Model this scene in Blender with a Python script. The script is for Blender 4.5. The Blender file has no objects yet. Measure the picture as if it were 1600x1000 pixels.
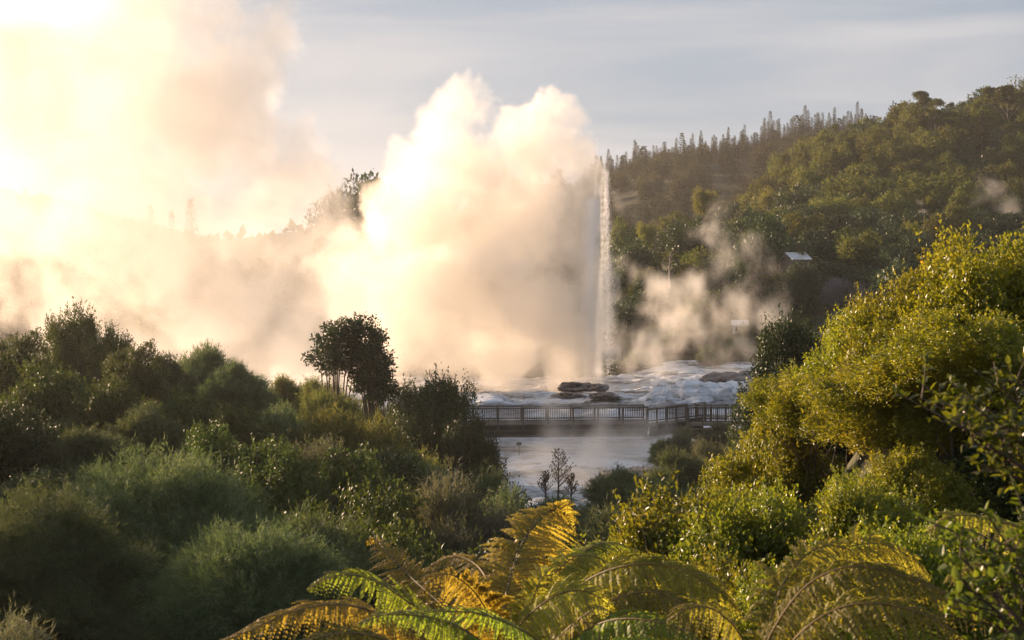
import bpy, math, random, time
import numpy as np
from mathutils import Vector, noise as mn
S=bpy.context.scene
COL=S.collection
F=2222.2; CZ=20.0
R=math.radians
T0=time.time()
random.seed(7)

def P(px,py,Y):
    return ((px-800)/F*Y, Y, CZ+(500-py)/F*Y)
def X(px,Y): return (px-800)/F*Y

# ------------------------------------------------------------ camera, sun, sky
cam=bpy.data.cameras.new('camera'); co=bpy.data.objects.new('camera',cam); COL.objects.link(co)
co.location=(0,0,CZ); co.rotation_euler=(math.pi/2,0,0); cam.lens=50; cam.sensor_width=36
cam.clip_start=.05; cam.clip_end=9000; S.camera=co
cam.dof.use_dof=True; cam.dof.focus_distance=70; cam.dof.aperture_fstop=7
AZ=R(-49); EL=R(13)
L=bpy.data.lights.new('sun','SUN'); L.energy=5; L.angle=R(.5); L.color=(1,.71,.47)
lo=bpy.data.objects.new('sun',L); COL.objects.link(lo)
sd=Vector((math.sin(AZ)*math.cos(EL),math.cos(AZ)*math.cos(EL),math.sin(EL)))
lo.rotation_euler=sd.to_track_quat('Z','Y').to_euler()
vs=S.view_settings; vs.view_transform='Standard'; vs.look='None'; vs.exposure=1.38; vs.gamma=1
c=S.cycles
c.volume_bounces=7; c.max_bounces=10; c.diffuse_bounces=3; c.glossy_bounces=2; c.transmission_bounces=4; c.transparent_max_bounces=8
c.volume_step_rate=1.2; c.use_denoising=True; c.sample_clamp_indirect=6; c.caustics_reflective=False; c.caustics_refractive=False

class G:
    def __init__(s,nt): s.nt=nt
    def n(s,t,**k):
        x=s.nt.nodes.new(t)
        for a,b in k.items(): setattr(x,a,b)
        return x
    def inp(s,node,i,v):
        if isinstance(v,bpy.types.NodeSocket): s.nt.links.new(v,node.inputs[i])
        else: node.inputs[i].default_value=v
    def m(s,op,a,b=None,c=None,clamp=False):
        x=s.n('ShaderNodeMath',operation=op,use_clamp=clamp)
        s.inp(x,0,a)
        if b is not None: s.inp(x,1,b)
        if c is not None: s.inp(x,2,c)
        return x.outputs[0]
    def v(s,op,a,b=None,sc=None):
        x=s.n('ShaderNodeVectorMath',operation=op); s.inp(x,0,a)
        if b is not None: s.inp(x,1,b)
        if sc is not None: s.inp(x,'Scale',sc)
        return x.outputs['Value'] if op in('DISTANCE','LENGTH','DOT_PRODUCT') else x.outputs[0]
    def noise(s,vec,scale,det=4,rough=.55,col=False,dist=0):
        x=s.n('ShaderNodeTexNoise')
        if vec is not None: s.inp(x,'Vector',vec)
        x.inputs['Scale'].default_value=scale; x.inputs['Detail'].default_value=det; x.inputs['Roughness'].default_value=rough; x.inputs['Distortion'].default_value=dist
        return x.outputs['Color'] if col else x.outputs[0]
    def ss(s,x,a,b,lo=0,hi=1):
        q=s.n('ShaderNodeMapRange',interpolation_type='SMOOTHSTEP'); s.inp(q,0,x)
        s.inp(q,1,a);s.inp(q,2,b);s.inp(q,3,lo);s.inp(q,4,hi); return q.outputs[0]
    def mix(s,f,a,b,mode='MIX'):
        q=s.n('ShaderNodeMix',data_type='RGBA',blend_type=mode); s.inp(q,0,f); s.inp(q,6,a); s.inp(q,7,b); return q.outputs[2]
    def ramp(s,f,stops):
        q=s.n('ShaderNodeValToRGB'); s.inp(q,0,f); e=q.color_ramp.elements
        while len(e)<len(stops): e.new(.5)
        for k,(p,cl) in enumerate(stops): e[k].position=p; e[k].color=(*cl,1)
        return q.outputs[0]

w=bpy.data.worlds.new('World'); S.world=w; w.use_nodes=True
g=G(w.node_tree); bg=w.node_tree.nodes['Background']
sk=g.n('ShaderNodeTexSky',sky_type='NISHITA',sun_disc=False,sun_elevation=EL,sun_rotation=AZ)
sk.air_density=1.0; sk.dust_density=1.6; sk.ozone_density=1.4
tc=g.n('ShaderNodeTexCoord').outputs['Generated']
mp=g.n('ShaderNodeMapping'); g.inp(mp,0,tc); mp.inputs['Scale'].default_value=(1.0,1.0,7.0)
n1=g.noise(mp.outputs[0],2.1,5,.5,dist=.4)
veil=g.ss(n1,.38,.66)                       # thin high cloud veil
f=g.m('MULTIPLY_ADD',veil,.16,.80)
colr=g.mix(veil,(2.15,2.85,3.75,1),(4.5,4.55,4.8,1))
sky=g.mix(f,sk.outputs[0],colr)
g.inp(bg,0,sky); bg.inputs[1].default_value=.052

# ------------------------------------------------------------ helpers for objects
def tag(o,label=None,cat=None,group=None,kind=None):
    if label: o['label']=label
    if cat: o['category']=cat
    if group: o['group']=group
    if kind: o['kind']=kind
    return o
def empty(name,loc=(0,0,0),rz=0):
    o=bpy.data.objects.new(name,None); COL.objects.link(o); o.location=loc; o.rotation_euler=(0,0,rz); o.empty_display_size=.3; return o
def link(name,me,parent=None,mat=None):
    o=bpy.data.objects.new(name,me); COL.objects.link(o)
    if mat and not me.materials: me.materials.append(mat)
    if parent: o.parent=parent
    return o
def copy_tree(o,parent=None):
    c=o.copy(); COL.objects.link(c)
    if parent: c.parent=parent
    for ch in KIDS.get(o.name,[]): copy_tree(ch,c)
    return c
KIDS={}
def npmesh(name,V,Fc,mat=None,smooth=False,tint=None):
    V=np.asarray(V,dtype=np.float32).reshape(-1,3); Fc=np.asarray(Fc,dtype=np.int32); k=Fc.shape[1]
    me=bpy.data.meshes.new(name)
    me.vertices.add(len(V)); me.vertices.foreach_set('co',V.ravel())
    me.loops.add(Fc.size); me.loops.foreach_set('vertex_index',Fc.ravel())
    me.polygons.add(len(Fc)); me.polygons.foreach_set('loop_start',np.arange(0,Fc.size,k,dtype=np.int32))
    if smooth: me.polygons.foreach_set('use_smooth',np.ones(len(Fc),dtype=bool))
    me.update(calc_edges=True)
    if tint is not None:
        a=me.attributes.new('tint','FLOAT','POINT'); tv=np.zeros(len(V),dtype=np.float32); q=np.repeat(tint,max(1,len(V)//max(1,len(tint)))); tv[:len(q)]=q[:len(V)]; a.data.foreach_set('value',tv)
    if mat: me.materials.append(mat)
    return me
class MB:
    def __init__(s): s.v=[]; s.f=[]
    def add(s,v,f):
        b=len(s.v); s.v+= [tuple(q) for q in v]; s.f+=[tuple(i+b for i in q) for q in f]
    def box(s,c,d,rz=0,tilt=0):
        cx,cy,cz=c; a,b,h=d[0]/2,d[1]/2,d[2]/2; co_,si=math.cos(rz),math.sin(rz); v=[]
        for sx in(-1,1):
            for sy in(-1,1):
                for sz in(-1,1):
                    x,y,z=sx*a,sy*b,sz*h+sx*a*tilt
                    v.append((cx+x*co_-y*si,cy+x*si+y*co_,cz+z))
        s.add(v,[(0,1,3,2),(4,6,7,5),(0,4,5,1),(2,3,7,6),(0,2,6,4),(1,5,7,3)])
    def tube(s,pts,rads,n=6):
        b=len(s.v); pts=[Vector(p) for p in pts]
        for i,p in enumerate(pts):
            d=(pts[min(i+1,len(pts)-1)]-pts[max(i-1,0)]).normalized()
            a=d.cross(Vector((.13,.97,.2))).normalized(); c2=d.cross(a)
            for k in range(n):
                t=2*math.pi*k/n; q=p+(a*math.cos(t)+c2*math.sin(t))*rads[i]; s.v.append(tuple(q))
        for i in range(len(pts)-1):
            for k in range(n):
                k2=(k+1)%n; s.f.append((b+i*n+k,b+i*n+k2,b+(i+1)*n+k2,b+(i+1)*n+k))
        s.f.append(tuple(b+(len(pts)-1)*n+k for k in range(n)))
    def mesh(s,name,mat=None,smooth=False):
        me=bpy.data.meshes.new(name); me.from_pydata(s.v,[],s.f)
        if smooth: me.polygons.foreach_set('use_smooth',[True]*len(me.polygons))
        if mat: me.materials.append(mat)
        return me
    def build(s,name,mat,parent=None,smooth=False): return link(name,s.mesh(name,mat,smooth),parent)

# ------------------------------------------------------------ materials
def leaf_mat(name,stops,trans=.35,rough=.55,spec=.3,tcol=1.6,hue=.04):
    m=bpy.data.materials.new(name); m.use_nodes=True; nt=m.node_tree; g=G(nt); b=nt.nodes['Principled BSDF']; out=nt.nodes['Material Output']
    ge=g.n('ShaderNodeNewGeometry').outputs['Random Per Island']; oi=g.n('ShaderNodeObjectInfo').outputs['Random']
    tco=g.n('ShaderNodeTexCoord').outputs['Object']
    nz=g.noise(tco,.9,2)
    at=g.n('ShaderNodeAttribute',attribute_name='tint').outputs['Fac']
    f=g.m('ADD',g.m('MULTIPLY',ge,.28),g.m('ADD',g.m('MULTIPLY',at,.44),g.m('MULTIPLY',g.ss(nz,.3,.7),.28)))
    col=g.ramp(f,stops)
    hs=g.n('ShaderNodeHueSaturation'); g.inp(hs,'Hue',g.m('MULTIPLY_ADD',oi,hue,.5-hue/2)); g.inp(hs,'Value',g.m('MULTIPLY_ADD',oi,.5,.75)); g.inp(hs,'Color',col)
    col=hs.outputs[0]
    g.inp(b,'Base Color',col); b.inputs['Roughness'].default_value=rough; b.inputs['Specular IOR Level'].default_value=spec
    t=g.n('ShaderNodeBsdfTranslucent'); tc2=g.mix(1.0,col,(tcol,tcol*.95,tcol*.45,1),'MULTIPLY'); g.inp(t,0,tc2)
    ms=g.n('ShaderNodeMixShader'); ms.inputs[0].default_value=trans; nt.links.new(b.outputs[0],ms.inputs[1]); nt.links.new(t.outputs[0],ms.inputs[2])
    nt.links.new(ms.outputs[0],out.inputs['Surface'])
    return m
def surf_mat(name,stops,scale=3,rough=.8,bump=.3,spec=.3,stretch=(1,1,1),det=6,bs=None):
    m=bpy.data.materials.new(name); m.use_nodes=True; nt=m.node_tree; g=G(nt); b=nt.nodes['Principled BSDF']
    tco=g.n('ShaderNodeTexCoord').outputs['Object']; mp=g.n('ShaderNodeMapping'); g.inp(mp,0,tco); mp.inputs['Scale'].default_value=stretch
    nz=g.noise(mp.outputs[0],scale,det,.6)
    g.inp(b,'Base Color',g.ramp(g.ss(nz,.25,.75),stops)); b.inputs['Roughness'].default_value=rough; b.inputs['Specular IOR Level'].default_value=spec
    if bump:
        bp=g.n('ShaderNodeBump'); bp.inputs['Strength'].default_value=bump; bp.inputs['Distance'].default_value=.1
        g.inp(bp,'Height',g.noise(mp.outputs[0],bs or scale*3,5,.65)); nt.links.new(bp.outputs[0],b.inputs['Normal'])
    return m
M={}
M['feather']=leaf_mat('feathery_foliage',[(0,(.045,.072,.038)),(.5,(.095,.130,.068)),(1,(.20,.225,.145))],.30,.7,.2)
M['feather_gold']=leaf_mat('golden_feathery_foliage',[(0,(.070,.085,.028)),(.5,(.125,.135,.045)),(1,(.21,.20,.075))],.40,.7,.2)
M['feather_grey']=leaf_mat('grey_feathery_foliage',[(0,(.075,.085,.062)),(.5,(.11,.115,.085)),(1,(.15,.145,.115))],.30,.7,.2)
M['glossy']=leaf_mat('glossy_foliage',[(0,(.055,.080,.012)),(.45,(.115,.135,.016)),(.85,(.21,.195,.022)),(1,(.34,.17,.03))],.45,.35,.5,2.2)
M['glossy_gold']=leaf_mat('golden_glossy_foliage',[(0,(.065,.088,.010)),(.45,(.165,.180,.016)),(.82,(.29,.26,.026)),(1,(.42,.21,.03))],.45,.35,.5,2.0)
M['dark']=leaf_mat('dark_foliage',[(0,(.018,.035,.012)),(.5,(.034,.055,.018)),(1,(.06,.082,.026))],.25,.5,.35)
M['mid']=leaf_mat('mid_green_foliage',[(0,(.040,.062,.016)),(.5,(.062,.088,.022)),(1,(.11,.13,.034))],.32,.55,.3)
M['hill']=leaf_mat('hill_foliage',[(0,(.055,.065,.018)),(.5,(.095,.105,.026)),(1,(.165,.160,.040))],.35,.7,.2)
M['hillbrown']=leaf_mat('brown_hill_foliage',[(0,(.045,.042,.020)),(.5,(.068,.060,.028)),(1,(.105,.088,.042))],.2,.8,.15)
M['conifer']=leaf_mat('conifer_foliage',[(0,(.040,.042,.020)),(.5,(.060,.060,.026)),(1,(.095,.085,.036))],.15,.8,.15)
M['olive']=leaf_mat('yellow_green_foliage',[(0,(.11,.12,.02)),(.5,(.17,.17,.03)),(1,(.24,.22,.04))],.4,.6,.3)
M['frond_green']=leaf_mat('green_frond',[(0,(.13,.18,.025)),(.5,(.21,.28,.04)),(1,(.38,.42,.07))],.6,.45,.4,2.2,hue=.02)
M['frond_olive']=leaf_mat('olive_frond',[(0,(.15,.16,.026)),(.5,(.36,.34,.055)),(1,(.55,.48,.10))],.6,.55,.3,1.6,hue=.02)
M['frond_brown']=leaf_mat('brown_frond',[(0,(.20,.14,.03)),(.5,(.38,.30,.06)),(1,(.60,.50,.13))],.6,.55,.35,1.5,hue=.02)
M['greytwig']=surf_mat('grey_twigs',[(0,(.18,.17,.18)),(1,(.30,.28,.30))],4,.8,0)
M['bark']=surf_mat('bark',[(0,(.06,.045,.03)),(1,(.16,.12,.085))],6,.9,.4,stretch=(1,1,.3))
M['palebark']=surf_mat('pale_bark',[(0,(.22,.18,.14)),(1,(.42,.36,.30))],3,.8,.2,stretch=(1,1,.3))
M['soil']=surf_mat('soil',[(0,(.035,.035,.018)),(.5,(.055,.055,.028)),(1,(.09,.08,.045))],.6,.95,.5)
M['timber']=surf_mat('weathered_timber',[(0,(.038,.031,.025)),(1,(.095,.08,.066))],2.5,.8,.2,stretch=(.5,4,4))
M['beam']=surf_mat('dark_beam_timber',[(0,(.018,.014,.012)),(1,(.045,.036,.03))],1.5,.8,.2,stretch=(.3,3,3))
M['rail']=surf_mat('pale_rail_timber',[(0,(.10,.09,.08)),(1,(.20,.185,.17))],2.5,.75,.2,stretch=(.5,4,4))
M['roof']=surf_mat('pale_metal_roof',[(0,(.45,.47,.50)),(1,(.60,.62,.64))],1.5,.45,0,spec=.6)
M['wall']=surf_mat('pale_painted_wall',[(0,(.50,.50,.50)),(1,(.66,.66,.65))],1.2,.8,.05)
M['darkglass']=surf_mat('dark_window',[(0,(.02,.02,.025)),(1,(.04,.04,.05))],1,.15,0,spec=.8)
def rock_mat(name,stops,wet=.5,z=(.6,1.2,4.5)):
    m=bpy.data.materials.new(name); m.use_nodes=True; nt=m.node_tree; g=G(nt); b=nt.nodes['Principled BSDF']
    tco=g.n('ShaderNodeTexCoord').outputs['Object']; mp=g.n('ShaderNodeMapping'); g.inp(mp,0,tco); mp.inputs['Scale'].default_value=z
    n1=g.noise(mp.outputs[0],.35,7,.62,dist=.6); n2=g.noise(mp.outputs[0],2.3,6,.65)
    f=g.m('ADD',g.m('MULTIPLY',n1,.65),g.m('MULTIPLY',n2,.35))
    g.inp(b,'Base Color',g.ramp(g.ss(f,.36,.62),stops)); g.inp(b,'Roughness',g.ss(n2,.35,.65,.42,.85)); b.inputs['Specular IOR Level'].default_value=wet
    bp=g.n('ShaderNodeBump'); bp.inputs['Strength'].default_value=.7; bp.inputs['Distance'].default_value=.25; g.inp(bp,'Height',n2); nt.links.new(bp.outputs[0],b.inputs['Normal'])
    return m
M['sinter']=rock_mat('pale_sinter',[(0,(.09,.075,.06)),(.22,(.27,.26,.25)),(.5,(.48,.49,.52)),(1,(.70,.73,.80))])
M['bluerock']=rock_mat('blue_white_sinter',[(0,(.10,.10,.10)),(.22,(.40,.43,.48)),(1,(.70,.75,.84))])
M['darkrock']=rock_mat('dark_wet_rock',[(0,(.035,.03,.03)),(.5,(.085,.075,.075)),(1,(.20,.18,.18))])

# ------------------------------------------------------------ terrain
def sm(a,b,x): t=np.clip((x-a)/(b-a),0,1); return t*t*(3-2*t)
def H(x,y):
    x=np.asarray(x,float); y=np.asarray(y,float); u=x/np.maximum(y,5)
    v=-3.2-6.8*sm(3,32,y)+0*x
    v=v+.8*sm(80,97,y)
    v=v+5.8*sm(.05,.28,-u)*sm(10,40,y)
    v=v+6.0*sm(.08,.28,u)*sm(6,20,y)
    te=-6.8+.8*sm(109,150,y)+2.5*sm(24,40,x)*sm(112,140,y)
    v=v*(1-sm(100,109,y))+te*sm(100,109,y)
    base=v+9.0*sm(150,215,y)+6.5*sm(130,175,y)*sm(.05,.12,u)*(1-.6*sm(205,260,y))
    t1=np.interp(x*300/np.clip(y,220,320),[20,49,54,61,73,88,108,130,170],[3,12,18,24,30,33,36.5,41,48]); r1=(t1-3)*sm(205,300,y)*(1-.85*sm(315,420,y))
    t2=np.clip(42+(x-26)*.13,16,58); r2=(t2-3)*sm(300,480,y)
    r3=(42*np.exp(-((x+345)/110.)**2)+35*sm(-700,-200,x)*(1-sm(-100,0,x)))*sm(520,900,y)
    h=base+np.maximum(np.maximum(r1,r2),r3)
    return h+.35*np.sin(x*.21+1)*np.sin(y*.17)*sm(20,60,y)*(1-sm(70,80,y)*(1-sm(150,170,y)))
def HZ(x,y): return float(H(x,y))+CZ
def h2(ix,iy):
    n=(ix*374761393+iy*668265263)&0xffffffff; n=((n^(n>>13))*1274126177)&0xffffffff; return ((n^(n>>16))&0xffff)/65535.
def vnoise(x,y):
    ix=np.floor(x).astype(np.int64); iy=np.floor(y).astype(np.int64); fx=x-ix; fy=y-iy; fx=fx*fx*(3-2*fx); fy=fy*fy*(3-2*fy)
    a=h2(ix,iy);b=h2(ix+1,iy);c_=h2(ix,iy+1);d=h2(ix+1,iy+1)
    return (a*(1-fx)+b*fx)*(1-fy)+(c_*(1-fx)+d*fx)*fy
def fbm(x,y,o=5):
    s=0;a=.5
    for k in range(o): s=s+a*vnoise(x,y); x=x*2.03+17.1; y=y*2.03+5.3; a*=.5
    return s
def grid_mesh(name,Xg,Yg,Zg,mat):
    ny,nx=Xg.shape; V=np.stack([Xg,Yg,Zg],-1).reshape(-1,3); i=np.arange(nx*ny).reshape(ny,nx)
    Fc=np.stack([i[:-1,:-1],i[:-1,1:],i[1:,1:],i[1:,:-1]],-1).reshape(-1,4)
    return npmesh(name,V,Fc,mat,True)
rr=np.concatenate([[0.01],np.geomspace(1,1550,230)]); aa=np.linspace(-math.pi,math.pi,361)
Rg,Ag=np.meshgrid(rr,aa,indexing='ij'); Xg=Rg*np.sin(Ag); Yg=Rg*np.cos(Ag)
Zg=H(Xg,np.maximum(Yg,-40))+CZ
Zg-=.7*sm(74,78,Yg)*(1-sm(143,147,Yg))*(np.abs(Xg)<44)
tag(link('ground',grid_mesh('ground',Xg,Yg,Zg,M['soil'])),kind='structure')
xs=np.linspace(-43,43,620); ys=np.linspace(73,149,620); Xg,Yg=np.meshgrid(xs,ys)
rid=1-np.abs(2*fbm(Xg*.55+3,Yg*.7,4)-1); lum=fbm(Xg*.22,Yg*.30,5)+.35*(rid-.8); st=fbm(Xg*.10+7,Yg*.45,4); Zs=H(Xg,Yg)+CZ
steps=np.floor(st*14)/14+ .5*(sm(.75,1,(st*14)%1))/14
edge=sm(73,78,Yg)*(1-sm(143,149,Yg))*(1-.65*sm(88,94,Yg)*(1-sm(101.5,105,Yg)))
Zg=Zs+((lum-.5)*1.1+(steps-.5)*2.2+.12*(fbm(Xg*1.5,Yg*1.9,4)-.5))*edge-.3*(1-edge)
tag(link('sinter_terrace',grid_mesh('sinter_terrace',Xg,Yg,Zg,M['sinter'])),kind='structure')
TERR=(xs,ys,Zg)
def tz(x,y):
    i=int(np.clip((y-73)/83*619,0,619)); j=int(np.clip((x+43)/86*619,0,619)); return float(Zg[i,j])

# ------------------------------------------------------------ rocks
def rock(name,px,pyb,wpx,hpx,Y,dpt,seed,mat,label,cat='rock',n=6,rough=.5):
    import bmesh
    bm=bmesh.new(); bmesh.ops.create_icosphere(bm,subdivisions=n,radius=1)
    w=wpx/F*Y/2; h=hpx/F*Y
    o_=Vector((seed*3.1,seed*1.7,seed))
    for v in bm.verts:
        p=v.co.copy(); q=p*1.3+o_
        d=1+rough*(mn.noise(q)*1.0+.5*mn.noise(q*2.3)+.30*abs(mn.noise(q*5))+.12*mn.noise(q*11))
        p=p*d; v.co=Vector((p.x*w,p.y*dpt,(p.z if p.z>0 else p.z*.6)*h))
    me=bpy.data.meshes.new(name); bm.to_mesh(me); bm.free()
    me.polygons.foreach_set('use_smooth',[True]*len(me.polygons))
    o=link(name,me,None,mat); x,_,_=P(px,pyb,Y); o.location=(x,Y,CZ+(500-pyb)/F*Y-.05*h)
    return tag(o,label,cat,'rocks on the geyser terrace')
rock('rock',902,606,54,9,127,2.2,3,M['darkrock'],'dark rounded rock mound right at the foot of the water jet')
rock('rock',934,607,30,7,125,1.6,5,M['darkrock'],'small dark rock leaning on the right of the dark mound')
rock('rock',888,619,44,6,117,1.3,8,M['darkrock'],'flat dark rock in the pool below the mound, left one')
rock('rock',945,619,44,6,117,1.4,9,M['darkrock'],'flat dark rock in the pool below the mound, right one')
rock('boulder',1105,636,185,38,115,5.5,13,M['bluerock'],'biggest blue white mineral covered boulder behind the railing','boulder',6,.5)
rock('boulder',1040,634,72,26,112,2.4,17,M['bluerock'],'blue white boulder at the left end of the big boulder','boulder',6,.5)
rock('boulder',1150,606,120,22,124,5,21,M['darkrock'],'grey brown rock shelf above the big blue white boulder','boulder',6,.4)
rock('boulder',1075,636,90,30,110,2.6,41,M['bluerock'],'blue white lump in front of the biggest boulder, on its left','boulder',5,.55)
rock('boulder',1135,637,90,31,109,2.6,43,M['bluerock'],'blue white lump in front of the biggest boulder, on its right','boulder',5,.55)
rock('boulder',1172,634,60,34,111,2.2,47,M['bluerock'],'blue white boulder against the dark tree at the right end of the terrace','boulder',5,.5)
rock('boulder',740,640,150,22,112,5,31,M['sinter'],'long low pale rock beside the left end of the footbridge','boulder',6,.4)
rock('boulder',1010,752,150,20,75,3,37,M['darkrock'],'low dark rock at the foot of the bare sapling','boulder',5,.4)

# ------------------------------------------------------------ leaf cloud generators
def unit(v): return v/np.maximum(np.linalg.norm(v,axis=-1,keepdims=True),1e-9)
def rsph(rng,n): return unit(rng.normal(size=(n,3)))
def leaf_mesh(name,C,D,N,Ln,Wd,mat,shape=0,extra=None):
    """C base points, D directions, N normals"""
    Sd=unit(np.cross(D,N)); Ln=np.asarray(Ln).reshape(-1,1); Wd=np.asarray(Wd).reshape(-1,1)
    N2=np.cross(Sd,D); n=len(C)
    if shape==0:   # diamond, folded a little
        V=np.stack([C,C+D*Ln*.5+Sd*Wd*.5+N2*Wd*.12,C+D*Ln-N2*Ln*.08,C+D*Ln*.5-Sd*Wd*.5+N2*Wd*.12],1)
        Fc=np.arange(n*4).reshape(n,4)
    elif shape==1: # thin needle triangle
        V=np.stack([C-Sd*Wd*.5,C+Sd*Wd*.5,C+D*Ln],1); Fc=np.arange(n*3).reshape(n,3)
    else:          # six sided leaf in two folded halves
        V=np.stack([C,C+D*Ln*.3+Sd*Wd*.5+N2*Wd*.15,C+D*Ln*.75+Sd*Wd*.38+N2*Wd*.1,C+D*Ln-N2*Ln*.06,C+D*Ln*.75-Sd*Wd*.38+N2*Wd*.1,C+D*Ln*.3-Sd*Wd*.5+N2*Wd*.15],1)
        b=np.arange(n)*6; Fc=np.concatenate([np.stack([b,b+1,b+2,b+3],1),np.stack([b,b+3,b+4,b+5],1)])
    return V.reshape(-1,3),Fc
def clumps(rng,K,rad,flat=1.0,low=-.2,shell=(.55,.9)):
    d=rsph(rng,K*4); d=d[d[:,2]>low][:K]; K=len(d)
    s=rng.uniform(shell[0],shell[1],(K,1)); return d*s*np.array([rad,rad,rad*flat])
def broad_crown(name,seed,Rr,Ht,n,leaf,mat,K=22,cr=.36,shape=0,low=-.35,up=.35,lift=None,aspect=.5,core=.15,hang=.0,sprig=0):
    """rounded crown: lobes of leaves; Rr radius, Ht height; base at z=0"""
    rng=np.random.default_rng(seed)
    cc=clumps(rng,K,1.0,1.0,low); rad=rng.uniform(.6,1.25,len(cc))*cr
    i=rng.integers(0,len(cc),n); d=rsph(rng,n); d[:,2]+=up*.6; d=unit(d)
    r=rad[i]*(1-.45*rng.random(n)**2.2)
    # small twig clusters inside the lobe surface
    r=r*np.where(rng.random(n)<.13,rng.uniform(1.0,1.4,n),1.0); twi=i*60+rng.integers(0,60,n); tw=rsph(rng,len(cc)*60)[twi]; d=unit(d*.45+tw+np.array([0,0,.25]))
    p=cc[i]+d*r[:,None]+rng.normal(size=(n,3))*.035
    ns=int(n*sprig)
    if ns:
        q=max(1,ns//14); so=rng.integers(0,len(cc),q); sd_=rsph(rng,q); sd_[:,2]=np.abs(sd_[:,2])+.1; sd_=unit(sd_)
        o0=cc[so]+sd_*rad[so][:,None]*rng.uniform(.75,1.0,(q,1)); dr=unit(sd_*.6+rsph(rng,q)*.45+np.array([0,0,.7])); ln=rng.uniform(.10,.26,(q,1))
        ji=np.repeat(np.arange(q),14)[:ns]; ns=len(ji); p[-ns:]=o0[ji]+dr[ji]*ln[ji]*rng.uniform(0,1,(ns,1))+rng.normal(size=(ns,3))*.008; d[-ns:]=sd_[ji]
    nc=int(n*core); p[:nc]=rsph(rng,nc)*rng.uniform(.2,.62,(nc,1))
    out=unit(p); D=unit(out*.5+rsph(rng,n)*.8+np.array([0,0,up-hang])); N=unit(d*.8+rsph(rng,n)*.6+np.array([0,0,.4]))
    L_=leaf*rng.uniform(.65,1.3,n); L_[:nc]*=1.8
    z0=(p[:,2]-p[:,2].min())/(p[:,2].max()-p[:,2].min())
    p=np.stack([p[:,0]*Rr/1.15,p[:,1]*Rr/1.15,z0*Ht],1)
    V,Fc=leaf_mesh(name,p,D,N,L_,L_*aspect,mat,shape)
    ti=rng.random(len(cc)*60); lt=rng.random(len(cc))
    return npmesh(name,V,Fc,mat,tint=.7*ti[twi]+.3*lt[i])
def feather_crown(name,seed,Rr,Ht,tufts,needles,nl,nw,mat,K=30,tl=.55,sweep=.7,low=-.1,cr=.33,core=.12):
    rng=np.random.default_rng(seed)
    cc=clumps(rng,K,1.0,1.0,low,(.45,.82)); rad=rng.uniform(.6,1.3,len(cc))*cr
    i=rng.integers(0,len(cc),tufts); d=rsph(rng,tufts); d[:,2]=np.abs(d[:,2])*.8+d[:,2]*.2; d=unit(d)
    o=cc[i]+d*(rad[i]*rng.uniform(.45,1,tufts))[:,None]
    zmin=-.25; sc=np.array([Rr/1.1,Rr/1.1,Ht/1.35]); o=(o-np.array([0,0,zmin]))*sc; o[:,2]=np.maximum(o[:,2],0)
    dd=unit(unit(cc[i])*.7+d*.5+np.array([0,0,sweep])+rsph(rng,tufts)*.35)
    bend=rsph(rng,tufts)*.25+np.array([0,0,-.18])
    t=np.linspace(0,1,needles)[None,:]; ln=tl*rng.uniform(.6,1.3,tufts)[:,None]
    pts=o[:,None,:]+dd[:,None,:]*(t*ln)[...,None]+bend[:,None,:]*((t**2)*ln)[...,None]
    ax=unit(dd[:,None,:]+2*bend[:,None,:]*t[...,None]); nd=unit(ax*.9+rng.normal(size=pts.shape)*.55)
    pts=pts.reshape(-1,3); nd=nd.reshape(-1,3); n=len(pts)
    pts=pts+rng.normal(size=(n,3))*nl*.25
    Ln=nl*rng.uniform(.6,1.4,n)
    V,Fc=leaf_mesh(name,pts,nd,rsph(rng,n),Ln,np.full(n,nw),mat,1)
    # inner twiggy mass
    nc=int(tufts*core*4); q=rsph(rng,nc)*rng.uniform(.1,.6,(nc,1)); q=(q-np.array([0,0,zmin]))*sc; q[:,2]=np.maximum(q[:,2],0)
    V2,F2=leaf_mesh(name,q,unit(rsph(rng,nc)+np.array([0,0,.6])),rsph(rng,nc),np.full(nc,nl*3.5),np.full(nc,nl*1.2),mat,1)
    tt=np.repeat(rng.random(tufts)*.7+.3*rng.random(len(cc))[i],needles)
    return npmesh(name,np.concatenate([V,V2]),np.concatenate([Fc,F2+len(V)]),mat,tint=np.concatenate([tt,np.full(nc,.2)]))
def conifer_crown(name,seed,Rr,Ht,layers,per,leaf,mat,z0=.12,ragged=.35):
    rng=np.random.default_rng(seed); C=[];D=[];N=[];Lf=[]
    for k in range(layers):
        t=k/(layers-1); z=Ht*(z0+(1-z0)*t); r=Rr*(1-t)**.8*(1+ragged*(rng.random()-.5))+.05
        nb=max(4,int(7*(1-t)+3)); ph=rng.random()*6.28
        for b in range(nb):
            a=ph+6.283*b/nb+rng.normal()*.2; rb=r*rng.uniform(1-ragged,1.1); m=max(3,int(per*rb/Rr))
            s=np.linspace(.12,1,m); x=np.cos(a)*rb*s; y=np.sin(a)*rb*s; zz=z-.28*rb*s+.12*rb*s*s
            for sgn in(-1,1):
                c=np.stack([x,y,zz],1)+rng.normal(size=(m,3))*.08
                d=unit(np.stack([np.cos(a)-sgn*.9*np.sin(a)+0*s,np.sin(a)+sgn*.9*np.cos(a)+0*s,-.15+0*s],1)+rng.normal(size=(m,3))*.35)
                C.append(c);D.append(d);N.append(unit(rng.normal(size=(m,3))*.45+np.array([0,0,1])));Lf.append(leaf*(1.15-.5*s)*rng.uniform(.7,1.2,m))
    C=np.concatenate(C);D=np.concatenate(D);N=np.concatenate(N);Lf=np.concatenate(Lf)
    V,Fc=leaf_mesh(name,C,D,N,Lf,Lf*.45,mat,0); return npmesh(name,V,Fc,mat)
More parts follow.
